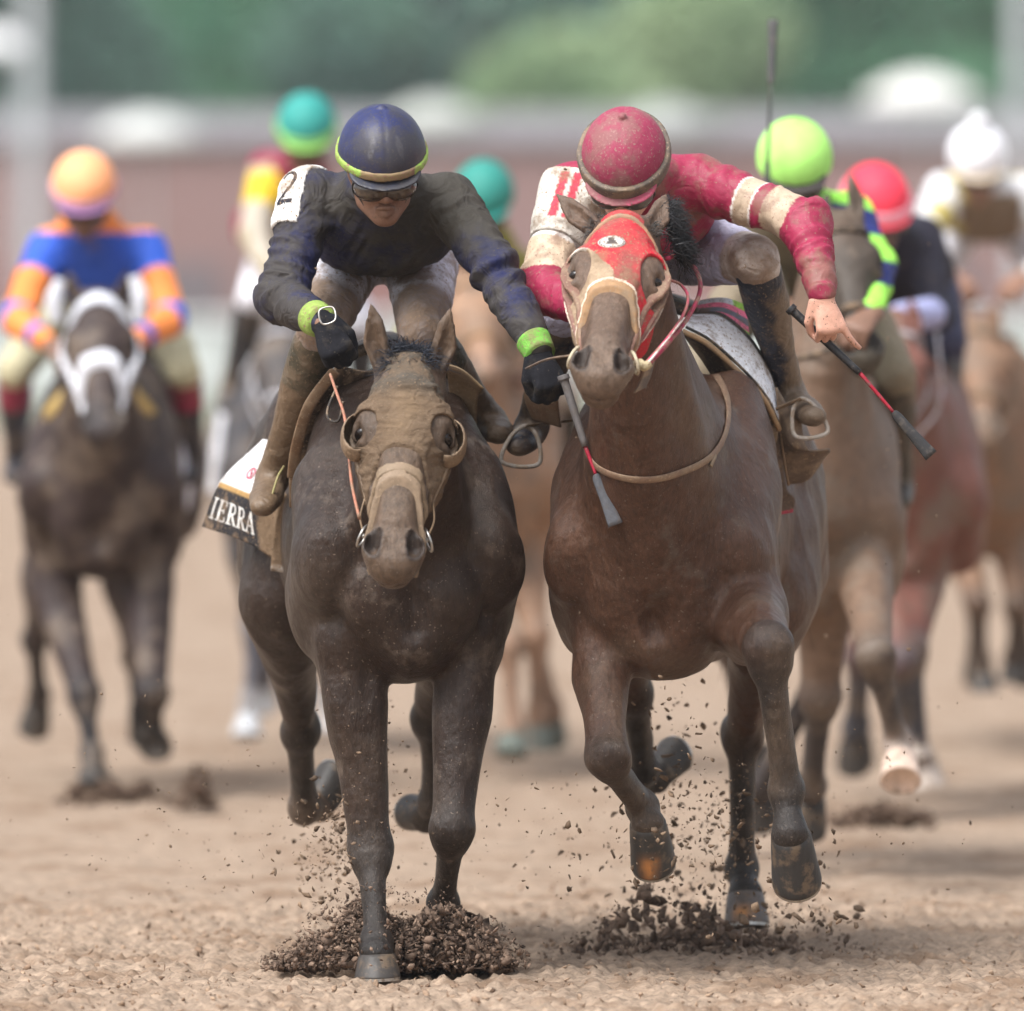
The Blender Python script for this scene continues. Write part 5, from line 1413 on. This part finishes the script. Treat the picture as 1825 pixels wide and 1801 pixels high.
if want('h2'):
    gh = Grid([p for p in h2.hp if not (p.op == 'u' and isinstance(p, Limb) and len(p.p) == 4 and p.rw[-1] == .004)], .0032)
    U, W_, N_ = hcoord(h2.H, gh)
    hood = gh.clone()
    edge = U + 1.15 * N_ - .30
    eyeh = [1 - np.sqrt(((U - .215) / .066) ** 2 + ((W_ - s_ * .098) / .036) ** 2) for s_ in (-1, 1)]
    reg = np.maximum(np.maximum(edge, -.03 - U), np.maximum(eyeh[0] * .03, eyeh[1] * .03))
    hood.d = np.maximum(np.maximum(gh.d - .006, -(gh.d + .004)), reg).astype(F32)
    hood.displace(.0012, 30, 3, 4)
    def hc2(V, C):
        q = V - h2.H.o; u = q @ h2.H.u; w = q @ h2.H.w; x, y, z = V.T
        cv = np.interp(u, [.125, .15, .185, .24, .30, .40, .5], [-.13, -.085, -.05, -.002, .012, .030, .04]) + .004 * vnoise(x * 60, y * 60, z * 60)
        m = (w < cv) & (u > .12)
        n = fbm(x, y, z, 14, 4, 6)
        red = np.array([.60, .022, .042]); mud = np.array([.27, .095, .08])
        k = np.clip(n * 1.2 + .30 + np.clip(.15 - np.abs(w) * 2, 0, .3) - np.clip((w - .06) * 8, 0, .6) + np.clip((u - .15), 0, .2), 0, .85)[:, None]
        C = red * (1 - k) + mud * k
        t = np.array([.36, .265, .18]) * (1 + .4 * n)[:, None]
        C = np.where(m[:, None], t, C)
        e = (u < .16) & m; C[e] = C[e] * .4 + np.array([.8, .77, .72]) * .6
        return C
    hood_o = h2.th.sdf('hood', hood, M['cloth'], base=(.5, .05, .05), colfn=hc2, sm=1)
    # silver oval badge
    g = gh.clone(); rr = np.sqrt(((U - .140) / .023) ** 2 + ((W_ + .018) / .035) ** 2)
    g.d = np.maximum(np.maximum(gh.d - .0085, -(gh.d - .002)), np.maximum((rr - 1) * .03, -N_ - .06)).astype(F32)
    def bc(V, C):
        q = V - h2.H.o; u = (q @ h2.H.u - .140) / .023; w = (q @ h2.H.w + .018) / .035; r = np.sqrt(u * u + w * w)
        n = fbm(V[:, 0], V[:, 1], V[:, 2], 90, 3, 2)
        C = C * (1 + .25 * n)[:, None]
        dk = ((np.abs(w + .05) < .22) & (u > -.62) & (u < -.1)) | ((u > -.25) & (u < .45) & (np.abs(w) < .55) & (n > -.12)) | (np.abs(r - .86) < .04)
        C[dk] = (.10, .085, .08); return C
    h2.th.sdf('badge', g, M['cloth'], base=(.56, .53, .49), colfn=bc, parent=hood_o)
    rimc = (.62, .42, .24)
    nb = strap(h2, gh, lambda u, w, n: (u + 1.15 * n - .312) * .7, .0082, .011, 'noseband', 'leather', (.34, .20, .10))
    strap(h2, gh, lambda u, w, n: (u + 1.15 * n - .300) * .7, .0022, .013, 'noseband_edge', 'leather', (.75, .62, .50), parent=nb)
    bb = strap(h2, gh, lambda u, w, n: (u + .95 * n - .012) * .75, .0045, .012, 'browband', 'leather', (.36, .20, .12), extra=lambda u, w, n: -n - .13)
    strap(h2, gh, lambda u, w, n: n + .056 + .05 * (u - .3), .0045, .012, 'cheekpiece', 'leather', (.20, .10, .07), extra=lambda u, w, n: np.maximum(np.abs(u - .29) - .19, -np.abs(w) + .02))
    strap(h2, gh, lambda u, w, n: n + .088 + .10 * (u - .3), .0055, .013, 'cheekpiece', 'leather', (.20, .09, .07), extra=lambda u, w, n: np.maximum(np.abs(u - .27) - .21, -np.abs(w) + .02))
    strap(h2, gh, lambda u, w, n: n + .103 + .10 * (u - .3), .0022, .0135, 'cheekpiece', 'leather', (.70, .58, .48), extra=lambda u, w, n: np.maximum(np.abs(u - .27) - .19, -np.abs(w) + .02))
    for s_ in (-1, 1):
        c = h2.H(.470, s_ * .075, -.078)
        pts = [c + h2.H.u * math.cos(a) * .028 + h2.H.n * math.sin(a) * .024 + h2.H.w * s_ * .012 * math.cos(a) for a in np.linspace(0, 2 * math.pi, 9)[:-1]]
        bt = loop(h2, pts, .0045, 'bit_ring', (.55, .48, .34), 'leather', closed=True)
        loop(h2, [h2.H(.475, s_ * .03, -.080), h2.H(.478, s_ * .055, -.082), c], .0075, 'bit_mouthpiece', (.5, .42, .28), 'leather', parent=bt)
    v, f = tube([P(1140, 645, -.74), P(1148, 652, -.76), P(1160, 646, -.76)], [.010, .013, .009], None, (0, 1, 0), 12, 14)
    h2.th.part('rein_stop', v, f, M['cloth'], np.tile((.50, .42, .26), (len(v), 1)))
    loop(h2, [P(1152, 652, -.74), P(1190, 612, -.62), P(1228, 562, -.42), P(1248, 515, -.25), P(1238, 478, -.14), P(1212, 456, -.20), P(1188, 460, -.40)], .0095, 'rein', (.33, .02, .06), rd=.006)
    loop(h2, [P(1150, 648, -.76), P(1188, 604, -.66), P(1218, 560, -.5), P(1226, 528, -.4), P(1212, 506, -.35), P(1192, 498, -.4)], .007, 'rein', (.50, .06, .12), rd=.004)
    loop(h2, [P(1156, 645, -.77), P(1180, 616, -.70), P(1214, 573, -.56)], .0045, 'rein_edge', (.78, .66, .62), rd=.003)
    for s_ in (-1,): loop(h2, [h2.H(.47, -.078, -.07), P(975, 640, -.55), P(940, 655, -.2)], .008, 'rein', (.12, .08, .06), rd=.003)
    # cloth cheek pads hanging under the bit
    panel(h2, [[(1150, 655, -.68), (1168, 640, -.64)], [(1142, 675, -.66), (1160, 668, -.62)], [(1128, 700, -.66), (1150, 690, -.62)]], 'bit_guard', 'leather', lambda u, w: (.10, .08, .07), .004, 14, 8, .004)
    # mane blown up to the right behind the head, and hair between the ears
    n = 1500; rt = [P(1186 + 26 * a_ + rng.normal(0, 4), 362 + 100 * a_, -.30 + rng.normal(0, .05)) for a_ in rng.uniform(0, 1, n)]
    v, q = hair(rt, [np.array([.9, .1, .25 + rng.normal(0, .35)]) for _ in range(n)], .055, .0014, 8, .45, .010, 21, .55)
    h2.th.part('mane', v, q, M['hair'], np.tile((.016, .016, .019), (len(v), 1)))
    n = 160; rt = [h2.H(rng.uniform(-.02, .03), (.05 + rng.uniform(0, .03)) * rng.choice([-1, 1]), -.065) for _ in range(n)]
    v, q = hair(rt, [np.array([rng.normal(0, .6), -.3, .4 + rng.normal(0, .4)]) for _ in range(n)], .045, .0022, 5, .3, .01, 22)
    h2.th.part('ear_tuft', v, q, M['hair'], np.tile((.07, .065, .06), (len(v), 1)))
    # neck strap round the base of the neck
    body_strap(h2, [(1222, 600), (1262, 650), (1290, 695), (1297, 740), (1286, 785), (1260, 818), (1215, 840), (1165, 853), (1115, 851), (1070, 835), (1046, 805)], .010, 'neck_strap', (.21, .13, .085), lift=.004)
    body_strap(h2, [(1272, 812), (1264, 830)], .006, 'neck_strap', (.25, .19, .12), lift=.005)
    # saddle on the right flank
    rim = [(1216, 590), (1262, 614), (1318, 664), (1362, 712), (1386, 762)]
    panel(h2, [[(1216, 590, .42), (1262, 614, .42), (1318, 664, .44), (1362, 712, .48), (1388, 764, .54)], [(1222, 600, .52), (1258, 650, .54), (1300, 720, .56), (1345, 800, .60), (1372, 860, .64)]],
          'saddle_flap', 'leather', lambda u, w: (.055, .04, .03), .006, 14, 40, .002, rim=('top', .011, (.33, .21, .11)))
    panel(h2, [[(1232, 560, .60), (1285, 560, .60), (1335, 600, .62), (1370, 660, .66), (1384, 715, .68)], [(1222, 582, .46), (1266, 606, .46), (1322, 656, .48), (1364, 703, .52), (1386, 750, .58)]],
          'saddle_pad', 'cloth', lambda u, w: (.86, .89, .95) if u > .15 else (.1, .09, .08), .008, 20, 40, .003, rim=('bottom', .006, (.03, .028, .027)))
    panel(h2, [[(1238, 540, .72), (1285, 532, .72), (1330, 545, .74)], [(1236, 570, .64), (1290, 575, .64), (1335, 606, .66)]], 'saddle_towel', 'cloth',
          lambda u, w: (.92, .22, .34) if (.22 < u < .42 or .62 < u < .80) else ((.20, .21, .25) if .42 <= u < .62 else (.70, .70, .74) if w < .7 else (.35, .62, .10)), .008, 40, 20, .003)
    panel(h2, [[(1384, 690, .62), (1402, 720, .60), (1425, 745, .62)], [(1392, 770, .62), (1412, 790, .60), (1440, 800, .60)], [(1400, 835, .68), (1435, 812, .64), (1478, 800, .62)], [(1405, 862, .74), (1440, 852, .72), (1470, 812, .68)]],
          'saddle_flap', 'leather', lambda u, w: (.15, .105, .075), .006, 30, 20, .004, rim=('left', .006, (.25, .17, .11)))
    panel(h2, [[(1362, 770, .62), (1390, 770, .64)], [(1362, 850, .64), (1400, 865, .68)], [(1362, 900, .68), (1416, 888, .72)], [(1364, 921, .70), (1412, 912, .74)]], 'saddle_cloth', 'cloth',
          lambda u, w: (.42, .06, .10) if u > .90 else (.12, .085, .065), .006, 30, 16, .004)
    panel(h2, [[(1070, 560, .6), (1160, 540, .58), (1240, 560, .6)], [(1070, 560, .9), (1170, 530, .9), (1260, 560, .9)], [(1080, 560, 1.15), (1180, 530, 1.2), (1270, 560, 1.15)]], 'saddle', 'leather', lambda u, w: (.04, .03, .025), .03, 16, 16, .001)
    # round leather flap on the left shoulder
    panel(h2, [[(948, 665, .38), (975, 652, .34), (1000, 670, .34)], [(936, 705, .40), (965, 705, .34), (995, 715, .34)], [(950, 745, .46), (975, 752, .42), (1000, 760, .42)]], 'saddle_flap', 'leather', lambda u, w: (.22, .13, .075), .008, 24, 24, .002, rim=('left', .005, (.12, .085, .06)))
    for c, rx, rz, tl in ((P(1438, 744, .56), .042, .052, -.5), (P(932, 794, .50), .048, .054, .3)):
        shp = [(-1, -.80), (-1.0, -.25), (-.62, .55), (0, .95), (.62, .55), (1.0, -.25), (1, -.80), (.4, -.98), (-.4, -.98)]
        pts = [c + np.array([a * rx + b * tl * .03, .01 * b, b * rz - a * tl * .012]) for a, b in shp]
        loop(h2, pts, .006, 'stirrup', (.36, .32, .28), 'leather', closed=True)
        t = c + np.array([tl * .03, 0, rz * .95]); e = h2.T(-.20 if tl > 0 else .20, .62, 1.42)
        loop(h2, [t, lerp(t, e, .5), e], .011, 'stirrup_leather', (.13, .09, .06), rd=.003, side=(1, 0, .3))
# ---------------------------------------------------------------- the field behind: horses and jockeys out of focus
def gen_joints(T, dx=0, dz=0, head=None, lean=0.0):
    q = lambda x, y, z: T(x + dx, y, z + dz)
    return dict(head=q(.0, .10, 2.07) if head is None else head, f=(lean, -.90, -.42), u=(0, -.42, .90), nk=q(0, .26, 1.98) if head is None else lerp(q(0, .26, 1.98), head + np.array([0, .12, -.10]), .7), ch=q(0, .42, 1.86), pel=q(0, .92, 1.86),
                sh=[q(-.17, .33, 1.93), q(.17, .33, 1.93)], el=[q(-.27, .12, 1.68), q(.27, .12, 1.68)], wr=[q(-.14, -.10, 1.60), q(.14, -.10, 1.60)],
                hip=[q(-.12, .86, 1.80), q(.12, .86, 1.80)], kn=[q(-.30, .45, 1.50), q(.30, .45, 1.50)], an=[q(-.31, .76, 1.18), q(.31, .76, 1.18)], to=[q(-.31, .58, 1.12), q(.31, .58, 1.12)],
                hand=[(.5, -.7, -.4), (-.5, -.7, -.4)], back=[(-.2, -.4, .9), (.2, -.4, .9)])
def far_cloth(hs, col, bib=None):
    g = Grid(hs.tp[:12], .012); X, Y, Z = g.axes(); T = hs.T
    y = (X - T.o[0]) * T.ey[0] + (Y - T.o[1]) * T.ey[1]
    g.d = np.maximum(np.maximum(g.d - .028, -(g.d + .012)), np.maximum(np.abs(y - .85 * T.sc) - .32 * T.sc, .98 * T.sc - Z)).astype(F32)
    hs.th.sdf('saddle_cloth', g, M['cloth_far'], base=col)
    sd = Grid([Limb([T(0, .55, 1.55), T(0, .85, 1.53), T(0, 1.1, 1.56)], .14, .05, T.ex, .03)], .015)
    hs.th.sdf('saddle', sd, M['leather'], base=(.04, .03, .025))
M['cloth_far'] = mat('clean tack cloth', None, .85, .2, mud=MUD, mudamt=.08, mudscale=9, bump=.002, bscale=90, var=.08)
def lg(kind, f, *pts, toe=(0, -1, -.1)):
    return (kind, [P(*p) for p in pts] + [np.array(toe, float)], f)
SKB = (.20, .11, .075)

# orange and blue jockey on the dark horse with the white bridle
Y3 = 9.6; T3 = Frame(P(178, 0, Y3)[0], Y3, .02, 0, 1.0)
h3 = Horse('dark bay racehorse with thick white bridle and noseband, behind the leaders at far left', T3, P(174, 512, Y3 - .35), P(182, 742, Y3 - .75), (P(118, 478, Y3 - .3), P(232, 478, Y3 - .3)),
    [lg('f', 1.05, (100, 1060, Y3 + .25), (150, 1236, Y3 + .0), (164, 1345, Y3 - .05), (166, 1368, Y3 - .08), (170, 1402, Y3 - .1)),
     lg('f', 1.1, (262, 1050, Y3 + .2), (272, 1235, Y3 - .15), (276, 1318, Y3 + .1), (274, 1326, Y3 + .12), (266, 1345, Y3 + .0)),
     lg('h', 1.0, (92, 1030, Y3 + 1.2), (62, 1140, Y3 + 1.5), (70, 1240, Y3 + 1.7), (68, 1258, Y3 + 1.75), (62, 1292, Y3 + 1.8)),
     lg('h', 1.0, (235, 1030, Y3 + 1.2), (240, 1170, Y3 + 1.5), (250, 1270, Y3 + 1.7), (252, 1280, Y3 + 1.75), (256, 1300, Y3 + 1.8))],
    (.034, .020, .018), (.016, .014, .016), (.03, .027, .03), h=.014, f=1.08, matn='coat_far', group='racehorses chasing behind', bw=1.0, nw=1.35)
g = Grid([p for p in h3.hp], .008)
WH = (.66, .67, .72)
strap(h3, g, lambda u, w, n: (u + .9 * n - .33) * .7, .017, .018, 'sheepskin_noseband', 'cloth_far', WH)
strap(h3, g, lambda u, w, n: (u + .8 * n - .035) * .75, .022, .014, 'browband', 'cloth_far', (.66, .68, .74), extra=lambda u, w, n: -n - .14)
strap(h3, g, lambda u, w, n: n + .085, .012, .014, 'cheekpiece', 'cloth_far', WH, extra=lambda u, w, n: np.maximum(np.abs(u - .27) - .22, -np.abs(w) + .02))
for s_, pts in ((-1, [(108, 498), (96, 535), (100, 575)]), (1, [(238, 492), (250, 530), (246, 575)])):
    v, f = tube([P(a, b, Y3 - .35) for a, b in pts], [.018, .030, .018], None, (1, 0, 0), 14, 16)
    h3.th.part('ear_cover', v, f, M['cloth_far'], np.tile(WH, (len(v), 1)))
far_cloth(h3, (.74, .76, .86))
for s_ in (-1, 1):
    v, f = tube([P(178 + s_ * 52, 690, Y3 - .2), P(178 + s_ * 95, 740, Y3 + .1)], .03, .012, (0, 0, 1), 8, 6)
    h3.th.part('rein', v, f, M['cloth_far'], np.tile((.60, .43, .16), (len(v), 1)))
def sf3(s, V, C):
    C = C.copy(); O = (.85, .27, .07); B = (.035, .11, .55)
    C[:] = B
    for i in (0, 1):
        t, d = arm_param(V, s.J['sh'][i], s.J['el'][i], s.J['wr'][i])
        m = (d < .085) & (t > .40); C[m] = O
        C[(d < .085) & (t > .88) & (t < 1.06)] = B
        C[(d < .085) & (t > 1.6) & (t < 1.75)] = B
    m = (V[:, 2] > s.J['nk'][2] - .02); C[m] = O
    return C
def bo3(s, V, C, i):
    K, A = s.J['kn'][i], s.J['an'][i]; t = (V - K) @ (A - K) / ((A - K) @ (A - K))
    C = C.copy(); C[t < .34] = (.30, .015, .06); return C
J3 = gen_joints(T3, -.03, -.02, head=P(150, 345, Y3 + .1))
j3 = Jockey('jockey in orange and royal blue silks with peach cap at far left', J3, dict(skin=SKB, shirt=(.035, .11, .55), breech=(.50, .46, .30), boot=(.02, .02, .03), glove=(.3, .2, .15), cap=(.95, .42, .20), visor=(.30, .16, .36)),
            h=.012, far=True, glove=False, shirtfn=sf3, bootfn=bo3, group='jockeys chasing behind')
j3.band(.0, .040, .006, (.55, .30, .42), 'cap_far')

# maroon and yellow jockey with teal cap on the black horse
Y4 = 13.0; T4 = Frame(P(525, 0, Y4)[0], Y4, -.05, 0, 1.0)
h4 = Horse('black racehorse with white socks, mostly hidden behind the navy jockey', T4, P(505, 560, Y4 - .4), P(500, 760, Y4 - .75), (P(478, 520, Y4 - .3), P(536, 520, Y4 - .3)),
    [lg('f', 1.0, (478, 960, Y4 + .2), (456, 1130, Y4 - .1), (444, 1255, Y4 - .1), (442, 1280, Y4 - .12), (440, 1318, Y4 - .15)),
     lg('f', 1.0, (590, 960, Y4 + .2), (600, 1120, Y4), (600, 1240, Y4 + .1), (600, 1260, Y4 + .1), (600, 1300, Y4 + .1)),
     lg('h', 1.0, (455, 980, Y4 + 1.2), (450, 1110, Y4 + 1.5), (470, 1200, Y4 + 1.7), (470, 1220, Y4 + 1.75), (470, 1250, Y4 + 1.8)),
     lg('h', 1.0, (580, 980, Y4 + 1.2), (585, 1110, Y4 + 1.5), (590, 1200, Y4 + 1.7), (590, 1220, Y4 + 1.75), (590, 1250, Y4 + 1.8))],
    (.045, .042, .046), (.10, .10, .12), (.03, .03, .03), h=.016, matn='coat_far', group='racehorses chasing behind', hoofc=(.5, .52, .55), socks={0: (.5, .52, .55)}, nw=1.2)
simple_bridle(h4, (.45, .45, .48), h=.01)
far_cloth(h4, (.65, .66, .70))
def sf4(s, V, C):
    C = C.copy(); x, y, z = V.T; n = fbm(x, y, z, 5, 2, 3)
    t, d = arm_param(V, s.J['sh'][0], s.J['el'][0], s.J['wr'][0])
    C[(d < .1) & (t > .1)] = (.42, .36, .26)
    C[(d < .1) & (t > .2) & (t < .6)] = (.72, .48, .03)
    C[n > .25] = (.45, .40, .33)
    return C
J4 = gen_joints(T4, -.03, .15, head=P(546, 235, Y4 + .1))
J4['sh'][0] = P(478, 300, Y4 + .3); J4['el'][0] = P(452, 420, Y4 + .1); J4['wr'][0] = P(500, 520, Y4 - .1)
J4['hip'][0] = P(500, 420, Y4 + .8); J4['kn'][0] = P(452, 530, Y4 + .45); J4['an'][0] = P(412, 690, Y4 + .7); J4['to'][0] = P(405, 725, Y4 + .5)
j4 = Jockey('jockey in maroon and yellow silks wearing teal cap with lime rim', J4, dict(skin=SKB, shirt=(.24, .03, .06), breech=(.80, .80, .86), boot=(.035, .035, .04), glove=(.5, .4, .3), cap=(.035, .29, .26), visor=(.30, .62, .16)),
            h=.012, far=True, glove=False, shirtfn=sf4, group='jockeys chasing behind')
j4.band(-.004, .040, .007, (.30, .62, .16), 'cap_far')

# chestnut between the leaders with a plain teal cap
Y5 = 11.0; T5 = Frame(P(866, 0, Y5)[0], Y5, -.03, 0, 1.0)
h5 = Horse('pale chestnut racehorse seen in the gap between the two leaders', T5, P(840, 480, Y5 - .25), P(872, 700, Y5 - .85), (P(805, 440, Y5 - .2), P(872, 438, Y5 - .2)),
    [lg('f', 1.0, (815, 1010, Y5 + .2), (905, 1150, Y5 - .1), (915, 1290, Y5 - .1), (912, 1312, Y5 - .12), (910, 1350, Y5 - .15)),
     lg('f', 1.0, (930, 1000, Y5 + .2), (955, 1130, Y5), (958, 1270, Y5 + .1), (956, 1295, Y5 + .1), (952, 1335, Y5 + .1)),
     lg('h', 1.0, (800, 1000, Y5 + 1.2), (800, 1150, Y5 + 1.5), (810, 1270, Y5 + 1.7), (810, 1290, Y5 + 1.75), (810, 1320, Y5 + 1.8)),
     lg('h', 1.0, (930, 1000, Y5 + 1.2), (955, 1150, Y5 + 1.5), (985, 1260, Y5 + 1.7), (985, 1280, Y5 + 1.75), (985, 1310, Y5 + 1.8))],
    (.31, .185, .115), (.30, .19, .13), (.28, .17, .12), h=.016, matn='coat_far', group='racehorses chasing behind', hoofc=(.12, .14, .12), nw=1.7, mane=(.25, .13, .07))
simple_bridle(h5, (.30, .18, .10), h=.01)
far_cloth(h5, (.30, .22, .16))
J5 = gen_joints(T5, .0, -.10, head=P(862, 358, Y5 + .1))
def sf5(s, V, C):
    x, y, z = V.T; n = fbm(x, y, z, 5, 3, 3); C = C.copy(); C[n > .2] = (.26, .24, .05); C[n < -.3] = (.42, .36, .33); return C
j5 = Jockey('jockey with plain teal cap in mud brown silks between the leaders', J5, dict(skin=SKB, shirt=(.16, .095, .07), breech=(.5, .45, .4), boot=(.03, .025, .02), glove=(.2, .15, .1), cap=(.035, .25, .21), visor=(.03, .28, .24)),
            h=.012, far=True, glove=False, shirtfn=sf5, group='jockeys chasing behind')

# lime cap, close behind the crimson jockey
Y6 = 4.2; T6 = Frame(P(1436, 0, Y6)[0], Y6, .04, 0, 1.0)
h6 = Horse('muddy brown racehorse right behind the crimson jockey, head raised', T6, P(1496, 372, Y6 - .15), P(1552, 694, Y6 - .5), (P(1476, 340, Y6 - .1), P(1516, 306, Y6 - .1)),
    [lg('f', 1.15, (1470, 1000, Y6 + .1), (1462, 1240, Y6 + .2), (1446, 1400, Y6 + .5), (1440, 1420, Y6 + .55), (1434, 1470, Y6 + .6)),
     lg('f', 1.05, (1538, 985, Y6 + .1), (1560, 1170, Y6 - .5), (1600, 1322, Y6 - .3), (1604, 1352, Y6 - .35), (1604, 1408, Y6 - .45), toe=(0, -1, .25)),
     lg('h', 1.0, (1330, 1000, Y6 + 1.2), (1300, 1150, Y6 + 1.5), (1330, 1300, Y6 + 1.7), (1340, 1330, Y6 + 1.75), (1350, 1380, Y6 + 1.8)),
     lg('h', 1.05, (1500, 1000, Y6 + 1.2), (1462, 1200, Y6 + 1.5), (1352, 1400, Y6 + 1.7), (1352, 1420, Y6 + 1.75), (1352, 1450, Y6 + 1.8))],
    (.16, .10, .066), (.045, .036, .034), (.07, .058, .04), h=.010, f=.88, headc=(.055, .042, .032), matn='coat_far', group='racehorses chasing behind', bw=1.0, nw=1.6, mane=(.035, .025, .02),
    socks={1: (.62, .50, .42)}, hoofcols={1: (.66, .50, .40)})
simple_bridle(h6, (.05, .038, .03), h=.008)
far_cloth(h6, (.16, .12, .09))
def sf6(s, V, C):
    C = C.copy(); x, y, z = V.T
    m = (x < s.J['head'][0] + .07); C[m] = (.17, .145, .10)
    n = np.sin(z * 44 + x * 12) + .6 * fbm(x, y, z, 9, 2, 4)
    C[(~m) & (n > -.1)] = (.35, .82, .10)
    return C
J6 = gen_joints(T6, -.035, .0, head=P(1416, 300, Y6 + .05))
J6['sh'][1] = P(1512, 385, Y6 + .25); J6['el'][1] = P(1562, 470, Y6 + .0); J6['wr'][1] = P(1556, 560, Y6 - .35)
J6['sh'][0] = P(1352, 370, Y6 + .35); J6['el'][0] = P(1352, 470, Y6 + .5); J6['wr'][0] = P(1390, 540, Y6 + .2)
J6['ch'] = P(1420, 430, Y6 + .45)
j6 = Jockey('jockey in lime and navy silks wearing bright lime cap, behind the crimson jockey', J6, dict(skin=SKB, shirt=(.02, .03, .16), breech=(.22, .18, .125), boot=(.05, .04, .03), glove=(.05, .04, .03), cap=(.44, .88, .20), visor=(.06, .05, .05)),
            h=.009, far=True, glove=False, shirtfn=sf6, group='jockeys chasing behind', torso=1.1)
whip('black whip held upright above the lime cap', P(1366, 380, Y6 - .2), P(1368, 290, Y6 - .15), P(1374, 150, Y6 - .1), P(1378, 34, Y6 - .05), .014, ((.03, .03, .03), (.035, .035, .035), (.05, .05, .05)), .010)

# red cap and black silks
Y7 = 8.2; T7 = Frame(P(1606, 0, Y7)[0], Y7, .03, 0, 1.0)
h7 = Horse('reddish bay racehorse with white socks behind the lime capped jockey', T7, P(1598, 560, Y7 - .3), P(1590, 760, Y7 - .65), (P(1572, 530, Y7 - .25), P(1622, 530, Y7 - .25)),
    [lg('f', 1.1, (1575, 1000, Y7 + .2), (1606, 1180, Y7 - .2), (1612, 1290, Y7 + .1), (1620, 1310, Y7 + .1), (1630, 1350, Y7 + .1)),
     lg('f', 1.1, (1648, 990, Y7 + .2), (1622, 1160, Y7 - .1), (1640, 1350, Y7 + .1), (1646, 1365, Y7 + .1), (1652, 1402, Y7 + .1)),
     lg('h', 1.0, (1560, 990, Y7 + 1.2), (1540, 1160, Y7 + 1.5), (1530, 1290, Y7 + 1.7), (1530, 1310, Y7 + 1.75), (1528, 1350, Y7 + 1.8)),
     lg('h', 1.0, (1640, 990, Y7 + 1.2), (1530, 1170, Y7 + 1.5), (1520, 1300, Y7 + 1.7), (1520, 1320, Y7 + 1.75), (1520, 1360, Y7 + 1.8))],
    (.17, .070, .052), (.055, .055, .065), (.05, .035, .03), h=.014, matn='coat_far', group='racehorses chasing behind', bw=1.0, nw=1.4,
    socks={0: (.66, .54, .46), 1: (.66, .54, .46)}, hoofcols={0: (.5, .42, .36), 1: (.5, .42, .36)})
simple_bridle(h7, (.35, .33, .36), h=.01)
far_cloth(h7, (.10, .06, .055))
def sf7(s, V, C):
    C = C.copy(); t, d = arm_param(V, s.J['sh'][1], s.J['el'][1], s.J['wr'][1]); C[(d < .09) & (t > 1.15)] = (.42, .44, .70); return C
J7 = gen_joints(T7, -.01, -.03, head=P(1562, 370, Y7 + .05), lean=.3)
J7['el'][1] = P(1668, 560, Y7 + .15); J7['sh'][1] = P(1640, 420, Y7 + .35); J7['wr'][1] = P(1598, 560, Y7 - .2)
J7['kn'][1] = P(1690, 610, Y7 + .45); J7['an'][1] = P(1676, 800, Y7 + .7); J7['to'][1] = P(1692, 830, Y7 + .5)
j7 = Jockey('jockey in black silks wearing red cap with pink band', J7, dict(skin=SKB, shirt=(.022, .02, .032), breech=(.05, .05, .09), boot=(.07, .10, .14), glove=(.02, .02, .02), cap=(.82, .05, .09), visor=(.80, .06, .10)),
            h=.012, far=True, glove=False, shirtfn=sf7, group='jockeys chasing behind')
j7.band(.005, .050, .008, (.80, .36, .44), 'cap_far')

# white cap at far right
Y8 = 13.0; T8 = Frame(P(1752, 0, Y8)[0], Y8, .05, 0, 1.0)
h8 = Horse('chestnut racehorse with dark chest at far right of the field', T8, P(1745, 560, Y8 - .3), P(1752, 740, Y8 - .7), (P(1724, 530, Y8 - .25), P(1768, 530, Y8 - .25)),
    [lg('f', .95, (1708, 935, Y8 + .2), (1742, 1075, Y8 - .15), (1750, 1180, Y8 + .0), (1752, 1200, Y8), (1754, 1232, Y8)),
     lg('f', .95, (1800, 935, Y8 + .2), (1812, 1080, Y8), (1806, 1170, Y8 + .2), (1806, 1185, Y8 + .2), (1806, 1215, Y8 + .2)),
     lg('h', 1.0, (1700, 950, Y8 + 1.2), (1735, 1060, Y8 + 1.5), (1740, 1160, Y8 + 1.7), (1740, 1175, Y8 + 1.75), (1740, 1200, Y8 + 1.8)),
     lg('h', 1.0, (1810, 950, Y8 + 1.2), (1825, 1060, Y8 + 1.5), (1825, 1160, Y8 + 1.7), (1825, 1175, Y8 + 1.75), (1825, 1200, Y8 + 1.8))],
    (.22, .125, .075), (.07, .05, .04), (.13, .09, .06), h=.016, matn='coat_far', group='racehorses chasing behind', bw=1.3, nw=1.8, f=1.1)
simple_bridle(h8, (.16, .11, .07), h=.01)
far_cloth(h8, (.30, .2, .13))
def sf8(s, V, C):
    x, y, z = V.T; n = fbm(x, y, z, 4, 3, 3); C = C.copy(); m = (np.abs(x - s.J['ch'][0]) < .12) & (z < s.J['nk'][2] - .03); C[m] = (.22, .16, .11); C[n > .3] = (.50, .42, .12); return C
J8 = gen_joints(T8, .02, .22, head=P(1742, 290, Y8 + .1))
j8 = Jockey('jockey with white pompom cap and muddy white silks at far right', J8, dict(skin=(.28, .15, .10), shirt=(.66, .66, .68), breech=(.74, .74, .80), boot=(.10, .07, .05), glove=(.3, .2, .15), cap=(.82, .82, .86), visor=(.6, .5, .38)),
            h=.012, far=True, glove=False, shirtfn=sf8, group='jockeys chasing behind')
g = Grid([Ell(j8.Q(0, .0, .175), .036, None, .01)], .008); g.displace(.008, 40, 2, 3)
j8.th.sdf('pompom', g, M['cap_far'], base=(.82, .82, .86), parent=j8.cap)

for q in (j3, j4, j5, j6, j7, j8): goggles(q, (.05, .04, .035), (.02, .02, .02))
